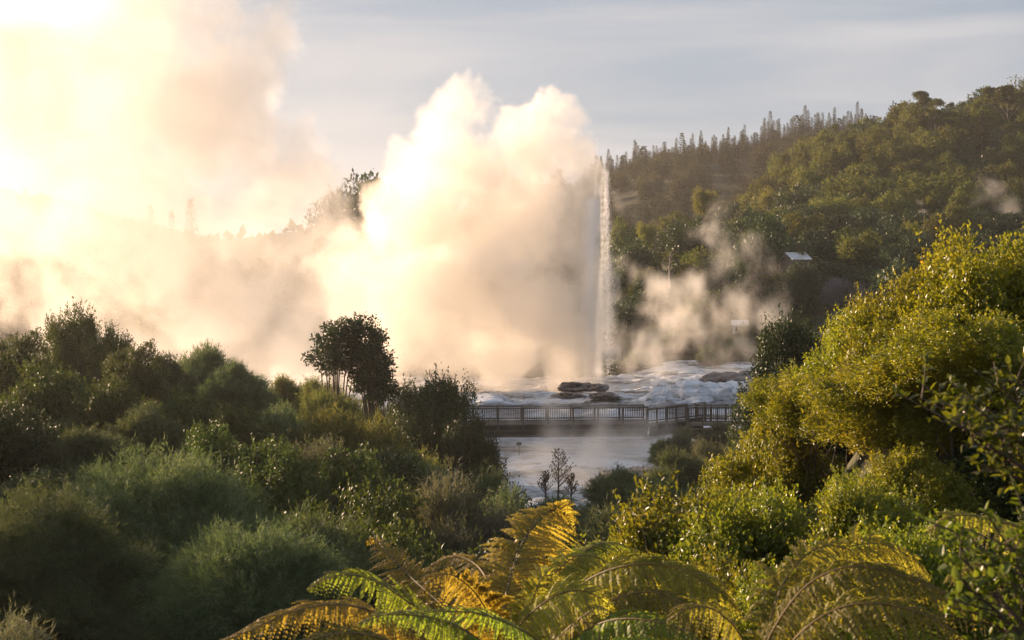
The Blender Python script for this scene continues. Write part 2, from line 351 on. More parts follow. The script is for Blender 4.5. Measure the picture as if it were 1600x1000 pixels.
def trunk_mesh(name,seed,h,r,limbs=5,spread=.5,mat=None,top=.85,lean=.05,fork=.35,sub=0):
    rnd=random.Random(seed); mb=MB(); pts=[Vector((0,0,-.4))]; x=y=0
    for k in range(1,7):
        x+=rnd.gauss(0,lean)*h*.2; y+=rnd.gauss(0,lean)*h*.2; pts.append(Vector((x,y,h*top*k/6)))
    mb.tube(pts,[r*(1.15-.95*k/6) for k in range(7)],7)
    for l in range(limbs):
        t=fork+(1-fork)*l/limbs; k=int(t*6); b=pts[min(k,5)].lerp(pts[min(k+1,6)],t*6-k); a=rnd.random()*6.28+l*2.4
        q=[b]; d=Vector((math.cos(a),math.sin(a),.7+rnd.random()*.5)).normalized(); L_=h*spread*(1-t*.5)
        for s in range(4):
            d=(d+Vector((rnd.gauss(0,.2),rnd.gauss(0,.2),.12))).normalized(); q.append(q[-1]+d*L_/4)
        mb.tube(q,[r*.5*(1-t*.6)*(1-.22*s) for s in range(5)],5)
        for s2 in range(sub):
            b2=q[1+s2%3]; a2=rnd.random()*6.28; d2=(d+Vector((math.cos(a2),math.sin(a2),rnd.random()))*.8).normalized()
            mb.tube([b2,b2+d2*L_*.25,b2+d2*L_*.5+Vector((0,0,.06*L_))],[r*.2,r*.12,r*.05],4)
    return mb.mesh(name,mat,True)
PROTO={}
RMIN=dict(dome=.28,midtree=.26,hilldark=.3,leafy=.33,leafy_dark=.33,feather=.36,feather_gold=.36,feather_grey=.36,feather_big=.4,glossy=.36,glossy_gold=.4,twig=.3)
HMAX=dict(leafy=1.9,leafy_dark=1.9,feather=1.8,feather_gold=1.8,feather_grey=1.8,feather_big=1.5,hilldark=2.3,olive=2.2,glossy=1.8,glossy_gold=1.8)
def species(key,name,crown,trunk,R0,H0,crown_name='crown',trunk_name='trunk',tm=None):
    PROTO.setdefault(key,[]).append((name,crown,trunk,R0,H0,crown_name,trunk_name))
def plant(key,x,y,z,rad,ht,label,cat,group=None,rz=None,var=None,rnd=random,name=None):
    name0,cm,tm,R0,H0,cn,tn=PROTO[key][(rnd.randrange(len(PROTO[key])) if var is None else var)%len(PROTO[key])]
    o=empty(name or name0,(x,y,z),rnd.random()*6.283 if rz is None else rz)
    rad=max(rad,ht*RMIN.get(key,.2)); hc=min(ht,rad*HMAX.get(key,9))
    if tm: t=link(tn,tm,o); t.scale=(rad/R0,rad/R0,(ht-.15*hc)/H0)
    if cm: q=link(cn,cm,o); q.scale=(rad/R0,rad/R0,hc/H0); q.location=(0,0,ht-hc)
    return tag(o,label,cat,group)
def put(key,px,py,wpx,Y,label,cat='shrub',group=None,hmin=.8,rz=None,var=None,name=None,zb=None):
    """a plant whose top shows at px,py and whose crown is wpx wide"""
    x,_,zt=P(px,py,Y); zg=HZ(x,Y) if zb is None else zb
    return plant(key,x,Y,zg-.1,wpx/F*Y/2,max(hmin,zt-zg+.1),label,cat,group,rz,var,name=name)

for s in range(2):
    species('feather_big','feathery_shrub',feather_crown('feather_crown',10+s,3.0,4.2,9000,18,.13,.022,M['feather'],K=70,tl=.6,sweep=.35,cr=.24),trunk_mesh('stems',s,3.4,.09,9,.7,M['bark'],.7,.1,.1),3.0,4.2,'foliage','stems')
for s in range(3):
    species('feather','feathery_shrub',feather_crown('feather_crown',20+s,1.6,2.4,3200,15,.13,.024,M['feather'],K=34,tl=.42,cr=.27),trunk_mesh('stems',s+3,2,.05,7,.7,M['bark'],.7,.1,.1),1.6,2.4,'foliage','stems')
for s in range(2):
    species('feather_gold','golden_shrub',feather_crown('golden_feather_crown',30+s,1.6,2.4,3000,15,.12,.022,M['feather_gold'],K=30,tl=.42,sweep=.8,cr=.28),trunk_mesh('stems',s+5,2,.05,7,.7,M['bark'],.7,.1,.1),1.6,2.4,'foliage','stems')
for s in range(2):
    species('feather_grey','grey_shrub',feather_crown('grey_feather_crown',40+s,1.6,2.4,3000,14,.12,.020,M['feather_grey'],K=30,tl=.42,sweep=.7,cr=.28),trunk_mesh('stems',s+7,2,.05,7,.7,M['bark'],.7,.1,.1),1.6,2.4,'foliage','stems')
for s in range(3):
    species('leafy','leafy_shrub',broad_crown('leafy_crown',50+s,1.6,2.6,20000,.085,M['mid'],K=44,cr=.26,sprig=.22,low=-.5),trunk_mesh('stems',s+9,2.2,.05,7,.6,M['bark'],.7,.1,.1),1.6,2.6,'foliage','stems')
for s in range(2):
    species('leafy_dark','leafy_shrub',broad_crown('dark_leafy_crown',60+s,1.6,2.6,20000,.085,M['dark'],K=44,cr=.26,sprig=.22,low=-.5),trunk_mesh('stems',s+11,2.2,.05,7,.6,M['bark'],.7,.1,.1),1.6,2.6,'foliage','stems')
for s in range(3):
    species('glossy','glossy_shrub',broad_crown('glossy_crown',70+s,1.5,2.4,56000,.050,M['glossy'],K=80,cr=.20,sprig=.28,shape=2,low=-.5,aspect=.5,core=.08),trunk_mesh('stems',s+13,2.2,.04,12,.75,M['bark'],.75,.1,.08,3),1.5,2.4,'foliage','stems')
for s in range(3):
    species('glossy_gold','golden_glossy_shrub',broad_crown('golden_glossy_crown',80+s,1.5,2.4,56000,.048,M['glossy_gold'],K=80,cr=.20,sprig=.28,shape=2,low=-.5,aspect=.5,core=.08),trunk_mesh('stems',s+16,2.2,.04,12,.75,M['bark'],.75,.1,.08,3),1.5,2.4,'foliage','stems')
PROTO['glossy_high']=PROTO['glossy_gold']; RMIN['glossy_high']=.4; HMAX['glossy_high']=1.0
for s in range(2):
    species('dome','dense_tree',broad_crown('dense_crown',90+s,2.6,7.5,60000,.12,M['dark'],K=70,cr=.2,sprig=.12,low=-.8,core=.2),trunk_mesh('trunk',s+18,6,.16,8,.4,M['bark']),2.6,7.5)
for s in range(2):
    species('midtree','leafy_tree',broad_crown('mid_crown',95+s,2.4,6,40000,.12,M['mid'],K=60,cr=.22,sprig=.2,low=-.6,core=.15),trunk_mesh('trunk',s+20,5,.14,8,.4,M['bark']),2.4,6)
for s in range(4):
    species('hilltree','forest_tree',broad_crown('hill_crown',100+s,5,9,4200,.55,M['hill'],K=26,cr=.32,low=-.3,core=.18),trunk_mesh('trunk',s+22,7,.28,5,.4,M['palebark']),5,9)
for s in range(3):
    species('hilldark','forest_tree',broad_crown('dark_hill_crown',110+s,5,9,4200,.50,M['dark'],K=26,cr=.32,low=-.5,core=.2),trunk_mesh('trunk',s+26,7,.28,5,.4,M['bark']),5,9)
for s in range(3):
    species('hillbrown','forest_tree',broad_crown('brown_hill_crown',160+s,5,9,4200,.5,M['hillbrown'],K=24,cr=.32,low=-.4,core=.18),trunk_mesh('trunk',s+62,7,.28,5,.4,M['bark']),5,9)
for s in range(3):
    species('olive','bright_tree',broad_crown('bright_crown',120+s,3,6,6000,.28,M['olive'],K=22,cr=.33,low=-.4,core=.15),trunk_mesh('trunk',s+30,5,.16,5,.4,M['bark']),3,6)
for s in range(4):
    species('conifer','conifer_tree',conifer_crown('conifer_crown',130+s,3.0,15,34,11,.55,M['conifer'],.15,.3),trunk_mesh('trunk',s+34,15,.22,0,.2,M['bark'],.98,.01),3.2,15)
for s in range(3):
    species('pine','pine_tree',conifer_crown('pine_crown',140+s,4.4,15,20,12,.8,M['conifer'],.22,.6),trunk_mesh('trunk',s+38,15,.26,4,.2,M['bark'],.95,.02),4.4,15)
def umbrella(seed):
    rng=np.random.default_rng(seed); Vs=[];Fs=[];b=0
    for k in range(15):
        a=rng.random()*6.28; rr_=rng.uniform(.5,3.8); c0=np.array([rr_*math.cos(a),rr_*math.sin(a),11.2-rr_*.5+rng.uniform(-4.2,.9)])
        n=340; d=rsph(rng,n); d[:,2]=np.abs(d[:,2]); p=c0+d*np.array([1.5,1.5,1.1])*rng.uniform(.5,1,(n,1))
        L_=.42*rng.uniform(.6,1.3,n); V,Fc=leaf_mesh('u',p,unit(d+rsph(rng,n)*.7),unit(d*.6+np.array([0,0,.6])+rsph(rng,n)*.5),L_,L_*.5,None,0)
        Vs.append(V);Fs.append(Fc+b); b+=len(V)
    return npmesh('umbrella_crown',np.concatenate(Vs),np.concatenate(Fs),M['hill'])
for s in range(3):
    species('umbrella','tall_open_tree',umbrella(150+s),trunk_mesh('trunk',s+42,12,.22,6,.55,M['palebark'],.85,.06,.35,2),4.5,13)
print('protos',time.time()-T0)

# ------------------------------------------------------------ forests on the hills
rnd=random.Random(11)
def scatter(x0,x1,y0,y1,sp,accept,mx):
    out=[];cells={}
    for _ in range(mx*40):
        x=rnd.uniform(x0,x1); y=rnd.uniform(y0,y1)
        if not accept(x,y): continue
        k=(int(x//sp),int(y//sp)); ok=True
        for a in(-1,0,1):
            for b in(-1,0,1):
                for q in cells.get((k[0]+a,k[1]+b),()):
                    if (q[0]-x)**2+(q[1]-y)**2<sp*sp: ok=False
        if ok: cells.setdefault(k,[]).append((x,y)); out.append((x,y))
        if len(out)>=mx: break
    return out
def inframe(x,y,m=.03): return y>5 and -.36-m<x/y<.36+m
# right hill spur
for x,y in scatter(40,150,215,318,5.7,lambda x,y: inframe(x,y) and x>40+ (300-y)*.12 and (x/y)>.15,290):
    z=HZ(x,y); r=rnd.uniform(3.3,5.2); hh=rnd.uniform(6.5,10)
    if (z-CZ)/y>.11 and rnd.random()<.16:
        plant('umbrella',x,y,z,3.4*rnd.uniform(.8,1.2),rnd.uniform(8,11.5),'tall open eucalypt with pale trunk high on the right hill','tree','tall open trees high on the right hill',rnd=rnd)
    elif rnd.random()<.10: plant('hilldark',x,y,z-1,r,hh,'darker green tree scattered in the woods of the right hill','tree','darker trees scattered on the right hill',rnd=rnd)
    elif rnd.random()<.10: plant('olive',x,y,z-1,r*.8,hh*.95,'paler yellow green tree scattered in the woods of the right hill','tree','paler trees scattered on the right hill',rnd=rnd)
    elif rnd.random()<.06: plant('pine',x,y,z-1,r*.7,hh*1.2,'ragged pine among the round trees of the right hill','tree','pines among the round trees of the right hill',rnd=rnd)
    else: plant('hilltree',x,y,z-1,r,hh,'rounded sunlit tree in the woods covering the right hill','tree','round trees on the right hill',rnd=rnd)
# far ridge
for x,y in scatter(-10,190,335,478,10,lambda x,y: inframe(x,y) and -.02<x/y<.30,210):
    z=HZ(x,y); q=rnd.random()
    if q<.5: plant('pine',x,y,z,rnd.uniform(4,6),(rnd.uniform(12,17) if y<430 else rnd.uniform(7,10)),'brown green pine on the slope of the far ridge','tree','pines on the slope of the far ridge',rnd=rnd)
    else: plant('hillbrown',x,y,z-1,rnd.uniform(4.5,6.5),(rnd.uniform(9,14) if y<430 else rnd.uniform(6,8.5)),'brownish round tree on the slope of the far ridge','tree','round trees on the slope of the far ridge',rnd=rnd)
for k in range(165):
    px=912+k*2.7+rnd.uniform(-3,3); y=rnd.uniform(474,496); x=X(px,y); z=HZ(x,y)
    hh=rnd.uniform(6.5,10.5)+(3 if 1190<px<1345 else 0)+(2.5 if rnd.random()<.2 else 0)
    plant('conifer',x,y,z,rnd.uniform(1.5,2.5),hh,'pointed conifer standing in the skyline row of the far ridge','conifer','conifers along the skyline of the far ridge',rnd=rnd)
# lower belt below the hills, right of the jet
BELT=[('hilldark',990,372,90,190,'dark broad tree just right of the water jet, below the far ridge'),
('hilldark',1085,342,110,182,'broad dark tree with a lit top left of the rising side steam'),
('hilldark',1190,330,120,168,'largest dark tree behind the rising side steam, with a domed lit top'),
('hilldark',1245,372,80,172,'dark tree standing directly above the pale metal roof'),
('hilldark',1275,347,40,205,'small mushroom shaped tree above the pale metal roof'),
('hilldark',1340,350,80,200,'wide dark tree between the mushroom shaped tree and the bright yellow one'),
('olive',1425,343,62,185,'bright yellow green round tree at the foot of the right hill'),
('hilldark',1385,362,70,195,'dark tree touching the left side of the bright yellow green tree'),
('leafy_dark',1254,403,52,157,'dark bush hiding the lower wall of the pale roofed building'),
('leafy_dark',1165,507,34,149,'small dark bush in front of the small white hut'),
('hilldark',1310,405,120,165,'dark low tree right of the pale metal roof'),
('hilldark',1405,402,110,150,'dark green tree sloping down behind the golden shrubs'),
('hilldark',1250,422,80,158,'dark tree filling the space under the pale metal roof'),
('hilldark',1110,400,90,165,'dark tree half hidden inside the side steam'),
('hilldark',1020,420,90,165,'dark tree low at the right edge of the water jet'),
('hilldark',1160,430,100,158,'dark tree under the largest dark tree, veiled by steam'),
('olive',1100,290,26,230,'small pale lit tree above the broad dark tree'),
('olive',1010,345,40,205,'small pale tree with a lit tip right of the water jet'),
('hilltree',1150,340,80,215,'olive tree at the left foot of the right hill'),
('hilltree',1060,330,80,240,'olive brown tree at the foot of the far ridge'),
('hilltree',970,340,90,240,'brown tree at the foot of the far ridge beside the jet'),
('hilldark',1470,380,90,180,'dark tree at the right foot of the hill behind the golden shrubs'),
('hilltree',1300,345,90,222,'olive tree rising behind the mushroom shaped tree'),
('hilltree',1380,330,90,225,'olive tree rising behind the wide dark tree'),
]
for k,px,py,w_,Y,lab in BELT: put(k,px,py,w_,Y,lab,'tree',hmin=3)
# dense undergrowth belt between
for x,y in scatter(6,75,158,250,6.2,lambda x,y: inframe(x,y) and x/y>.055 and not(70<x<0),110):
    z=HZ(x,y); plant(rnd.choice(['hilldark','hilldark','hilltree']),x,y,z-.5,rnd.uniform(3,4.6),rnd.uniform(4,6.5),'low dark tree in the thicket below the hills','tree','low trees in the thicket below the hills',rnd=rnd)
# trees behind the steam at left
for px,py,w_,Y,k,lab in [(566,270,120,205,'hilldark','dark tree poking out of a gap between the two steam clouds'),
 (598,266,80,200,'hilldark','darker leafy tree at the right edge of the gap in the steam'),
 (528,290,50,208,'hilldark','thin leafy tree at the left edge of the gap in the steam'),
 (235,322,34,255,'conifer','hazy pointed tree fading behind the left steam, left one'),
 (298,312,46,250,'conifer','hazy broad pointed tree fading behind the left steam, tallest'),
 (268,332,22,260,'conifer','hazy small pointed tree between two bigger ones in the left steam'),
 (205,342,24,262,'conifer','hazy small conifer left of the hazy pointed trees'),
 (10,402,60,180,'hilldark','dark tree at the left edge under the distant mountain'),(55,420,60,185,'hilldark','dark tree in steam right of the one at the left edge')]:
    put(k,px,py,w_,Y,lab,'tree',hmin=3)
for x,y in scatter(-95,5,178,330,8,lambda x,y: inframe(x,y) and x/y<.03,90):
    z=HZ(x,y); plant(rnd.choice(['hilldark','hilltree','conifer']),x,y,z-.5,rnd.uniform(3.5,5),rnd.uniform(6,9),'tree mostly hidden by the steam on the left slope','tree','trees hidden in the steam on the left slope',rnd=rnd)
# far-off wood on the left mountain: one mass
rng=np.random.default_rng(5); n=26000; xx=rng.uniform(-420,20,n); yy=rng.uniform(560,930,n); zz=H(xx,yy)+CZ+rng.uniform(0,9,n)*rng.random(n)
V,Fc=leaf_mesh('w',np.stack([xx,yy,zz],1),unit(rng.normal(size=(n,3))+np.array([0,0,.8])),unit(rng.normal(size=(n,3))*.5+np.array([0,-.3,.8])),rng.uniform(3,7,n),rng.uniform(3,5,n),None)
tag(link('distant_woods',npmesh('distant_woods',V,Fc,M['hill'])),'distant woods on the hazy mountain at the far left','woods',kind='stuff')

# ------------------------------------------------------------ slope shrubs behind terrace, grey bushes
def twig_bush(name,seed,n,Rr,Ht,mat,th=.012):
    rng=np.random.default_rng(seed); d=rsph(rng,n); d[:,2]=np.abs(d[:,2])*1.1+.15; d=unit(d); st=rng.uniform(.15,.6,(n,1))
    o=d*st*np.array([Rr,Rr,Ht]); dd=unit(d+rng.normal(size=(n,3))*.35+np.array([0,0,.25])); L_=rng.uniform(.2,.55,n)*Rr
    V,Fc=leaf_mesh(name,o,dd,rsph(rng,n),L_,np.full(n,th*2),mat,1); V2,F2=leaf_mesh(name,o+dd*L_[:,None]*.4,unit(dd+rng.normal(size=(n,3))*.5),rsph(rng,n),L_*.6,np.full(n,th*1.4),mat,1)
    return npmesh(name,np.concatenate([V,V2]),np.concatenate([Fc,F2+len(V)]),mat)
species('twig','bare_bush',twig_bush('grey_twigs',1,9000,1.5,2.2,M['greytwig'],.02),trunk_mesh('stems',77,1.6,.04,8,.7,M['greytwig'],.7,.1,.1),1.5,2.2,'twigs','stems')
put('twig',1310,425,76,160,'silver grey leafless bush beside the low white wall','bush',hmin=2.5)
put('twig',1345,432,50,158,'smaller silver grey leafless bush right of the bigger one','bush',hmin=2.2)
put('twig',1338,362,34,178,'small grey bare bush below the wide dark tree','bush',hmin=2)
put('twig',1332,384,30,172,'grey rounded bare bush right of the pale metal roof','bush',hmin=1.5)
put('twig',1045,488,36,158,'mauve grey bare bush on the steaming slope above the terrace','bush',hmin=1.5)
for i,(px,py,w_,Y,k,lab) in enumerate([(1095,486,70,156,'leafy','green shrub on the steaming slope, left of the small white hut'),
 (1075,505,60,153,'feather','grey green shrub low on the steaming slope'),(1130,492,50,155,'leafy','leafy green shrub just below the small white hut'),
 (1020,510,60,153,'feather_grey','grey shrub on the slope right behind the jet'),(1050,520,60,150,'feather','dull green shrub in the steam behind the rocks'),
 (1170,500,50,152,'leafy_dark','dark shrub right of the small white hut'),(990,520,40,152,'leafy_dark','dark shrub closest to the falling spray'),
 (1110,515,70,149,'feather_grey','pale grey shrub above the rock shelf'),(1000,545,50,147,'feather','small dull shrub at the foot of the slope by the jet'),
 (1150,525,60,148,'feather','feathery shrub above the right end of the rock shelf'),(970,520,40,156,'leafy_dark','dark shrub seen through the spray')]):
    put(k,px,py,w_,Y,lab,'shrub',hmin=1.2)

rnd=random.Random(31)
for x,y in scatter(-12,34,145,172,3.0,lambda x,y: inframe(x,y) and x>-8,75):
    k=rnd.choice(['feather','leafy','leafy_dark','feather_grey'])
    plant(k,x,y,HZ(x,y)-.2,rnd.uniform(1.6,2.4),rnd.uniform(1.5,2.6),'scrubby shrub on the steaming slope behind the terrace','shrub','scrubby shrubs on the steaming slope',rnd=rnd)
# unseen trees added beyond the left edge to cast shade on the left bank
for x,y in [(-15,28),(-17,31),(-20,36),(-23.5,41),(-27,46),(-15,34),(-31,52),(-24,32)]:
    plant('midtree',x-1,y,HZ(x,y),rnd.uniform(2.6,3.2),max(5,CZ+rnd.uniform(1.2,2.4)-HZ(x,y)),'unseen leafy tree added beyond the left edge to shade the left bank','tree','added shade trees beyond the left edge',rnd=rnd)
# ------------------------------------------------------------ hut, wall, snag
def hut(px,py,wpx,Y,label,hh=2.4,dep=4,rz=.12,wm='timber'):
    x,_,zt=P(px,py,Y); w_=wpx/F*Y; o=empty('hut',(x,Y,zt-hh),rz)
    tag(o,label,'hut')
    mb=MB(); mb.box((0,dep/2,hh*.33),(w_*.94,dep,hh*.66)); mb.build('wall',M[wm],o)
    mb=MB(); nr=24
    for k in range(nr):
        xx=-w_/2-.1+(w_+.2)*(k+.5)/nr
        v=[(xx-(w_+.2)/nr/2,-.35,hh*.62),(xx+(w_+.2)/nr/2,-.35,hh*.62),(xx+(w_+.2)/nr/2,dep*.55,hh),(xx-(w_+.2)/nr/2,dep*.55,hh),
           (xx-(w_+.2)/nr/2,dep+.35,hh*.62),(xx+(w_+.2)/nr/2,dep+.35,hh*.62)]
        z_=.03*(k%2); v=[(a,b,c_+z_) for a,b,c_ in v]; mb.add(v,[(0,1,2,3),(3,2,5,4)])
    rf=mb.build('roof',M['roof'],o)
    md=rf.modifiers.new('s','SOLIDIFY'); md.thickness=.06
    for sx in(-.25,.22):
        mb=MB(); mb.box((sx*w_,-.03,hh*.36),(w_*.16,.05,hh*.28)); wi=mb.build('window',M['darkglass'],o)
    return o
hut(1252,393,30,162,'small building with a pale corrugated metal roof among dark trees',wm='rail')
hut(1157,500,24,152,'small white hut on the steaming slope, veiled by steam',1.5,2,-.1,'wall')
mb=MB(); o=empty('low_wall',P(1242,474,165)); tag(o,'long low white painted wall under the dark trees','wall')
mb.box((0,0,.2),(4.2,.22,.6)); mb.build('wall_panel',M['wall'],o)
mb=MB(); mb.box((0,0,.49),(4.3,.30,.08)); mb.build('coping',M['rail'],o)
for sx in(-2.1,-.1,2.1):
    mb=MB(); mb.box((sx,-.02,.22),(.1,.3,.6)); mb.build('post',M['rail'],o)
def snag(px,pyt,pyb,Y,label,r=.16,seed=1,mat='palebark',nl=6,name='dead_tree',sub=3):
    x,_,zt=P(px,pyt,Y); zb=CZ+(500-pyb)/F*Y; h=zt-zb; o=empty(name,(x,Y,zb)); tag(o,label,'tree')
    link('trunk',trunk_mesh('trunk',seed,h,r,nl,.30,M[mat],1.0,.03,.3,sub),o); return o
snag(1046,395,445,150,'thin white dead trunk standing in the thicket right of the jet',.10,3)
snag(1425,228,330,262,'tall pale bare trunk with forked limbs on the right hill',.22,5,nl=8)
snag(1380,265,330,255,'shorter pale bare trunk left of the tall forked one',.16,6,nl=6)
snag(1590,190,260,285,'pale bare trunk at the right edge of the hill',.16,8,nl=5)

# bare sapling in front of steam
def sapling(px,pyt,pyb,Y,label,seed,spread=.3):
    x,_,zt=P(px,pyt,Y); zb=CZ+(500-pyb)/F*Y-.5; h=zt-zb; r_=random.Random(seed); mb=MB()
    o=empty('bare_sapling',(x,Y,zb)); tag(o,label,'sapling')
    mb.tube([(0,0,-.8),(0.02,0,h*.5),(0,0,h)],[.05,.03,.01],6); mb.build('trunk',M['bark'],o)
    mb=MB()
    for k in range(26):
        t=.22+.76*k/26; a=r_.random()*6.28; L_=h*spread*(1.1-t)*r_.uniform(.7,1.3)+.1; b=Vector((0,0,h*t)); d=Vector((math.cos(a),math.sin(a),.75)).normalized()
        q=b+d*L_*.5; e=q+(d+Vector((0,0,.5))).normalized()*L_*.5; mb.tube([b,q,e],[.018,.013,.006],4)
        for s2 in range(3):
            a2=r_.random()*6.28; p0=b.lerp(e,.3+.25*s2); d2=(d+Vector((math.cos(a2),math.sin(a2),.4))*.9).normalized(); mb.tube([p0,p0+d2*L_*.35],[.009,.004],4)
            mb.box(tuple(p0+d2*L_*.35),(.05,.05,.05))
    mb.build('branches',M['bark'],o); return o
sapling(872,702,764,62,'leafless sapling silhouetted against the steam below the footbridge',3,.42)
sapling(852,738,764,63,'short leafless sapling just left of the taller one',4,.4)
sapling(892,742,766,61,'short leafless sapling just right of the taller one',5,.4)

# ------------------------------------------------------------ footbridge
def span(name,pA,pB,label,beam=True,width=2.2,rail_h=1.08,post_every=1.9,beam_h=1.0,drop=.0):
    A=Vector(pA);B=Vector(pB); d=(B-A); L_=math.hypot(d.x,d.y); rz=math.atan2(d.y,d.x); til=d.z/L_
    o=empty(name,A,rz); tag(o,label,'bridge')
    def bx(c_,dd):
        x,y,z=c_; return ((x,y,z+x*til),dd)
    mb=MB(); n=int(L_/.15)
    for k in range(n): x=(k+.5)*L_/n; mb.box((x,width/2,-.03+x*til),(L_/n-.012,width,.06))
    mb.build('deck',M['timber'],o)
    mb=MB(); mb.box((L_/2,-.045,-.10+L_/2*til),(L_,.06,.16),0,til); mb.build('fascia',M['rail'],o)
    if beam:
        for yy in(.25,width-.25):
            mb=MB(); mb.box((L_/2,yy,-.07-beam_h/2+L_/2*til),(L_,.28,beam_h),0,til); mb.build('beam',M['beam'],o)
        mb=MB()
        for k in range(3): mb.box((L_/2,.08,-.22-beam_h*.85*k/2.2+L_/2*til),(L_,.05,.10),0,til)
        mb.build('side_plank',M['timber'],o)
    for side,yy in (('f',-.1),('b',width+.1)):
        for z_,hh,ww in ((rail_h,.05,.16),(rail_h-.10,.09,.05),(.12,.09,.05)):
            mb=MB(); mb.box((L_/2,yy,z_+L_/2*til),(L_,ww,hh),0,til); mb.build('rail',M['rail'] if z_==rail_h else M['timber'],o)
        m_=int(L_/post_every)+1
        for k in range(m_+1):
            x=k*L_/m_; mb=MB(); bot=-(beam_h*.62 if beam else .25); mb.box((x,yy-(.05 if side=='f' else -.05),(rail_h-.04+bot)/2+x*til),(.1,.1,rail_h-.04-bot)); mb.build('post',M['timber'],o)
        mb=MB(); q=int(L_/.125)
        for k in range(q):
            x=(k+.5)*L_/q; mb.box((x,yy+(.035 if side=='f' else -.035),.5+.03+x*til),(.035,.02,rail_h-.2))
        pk=mb.build('pickets',M['timber'],o)
    return o
span('footbridge',P(700,660.5,100),P(1012,658.5,100.5),'long timber footbridge with dark beams and slatted railings across the terrace',True)
span('walkway',P(1013,661,99.2),P(1075,653.5,97),'short ramped timber walkway joining the footbridge to the right landing',True,2.0,1.02,1.1,.9)
span('walkway',P(1076,661,95),P(1215,661.5,93),'flat railed timber landing at the right end of the bridge',False,2.4,1.12,1.15)
# landing supports
mb=MB(); x,_,z=P(1145,668,95); mb.box((x,95.4,z-.42),(6.4,1.8,.6)); tag(mb.build('retaining_wall',M['beam']),'dark timber retaining wall beneath the right landing','wall')
o=empty('sign_post',P(811,700,92)); tag(o,'small brown sign board on a post under the footbridge','sign')
mb=MB(); mb.box((0,0,.28),(.32,.04,.2)); mb.build('board',M['timber'],o); mb=MB(); mb.box((0,.05,-.1),(.06,.05,.8)); mb.build('post',M['timber'],o)
print('mid',time.time()-T0)

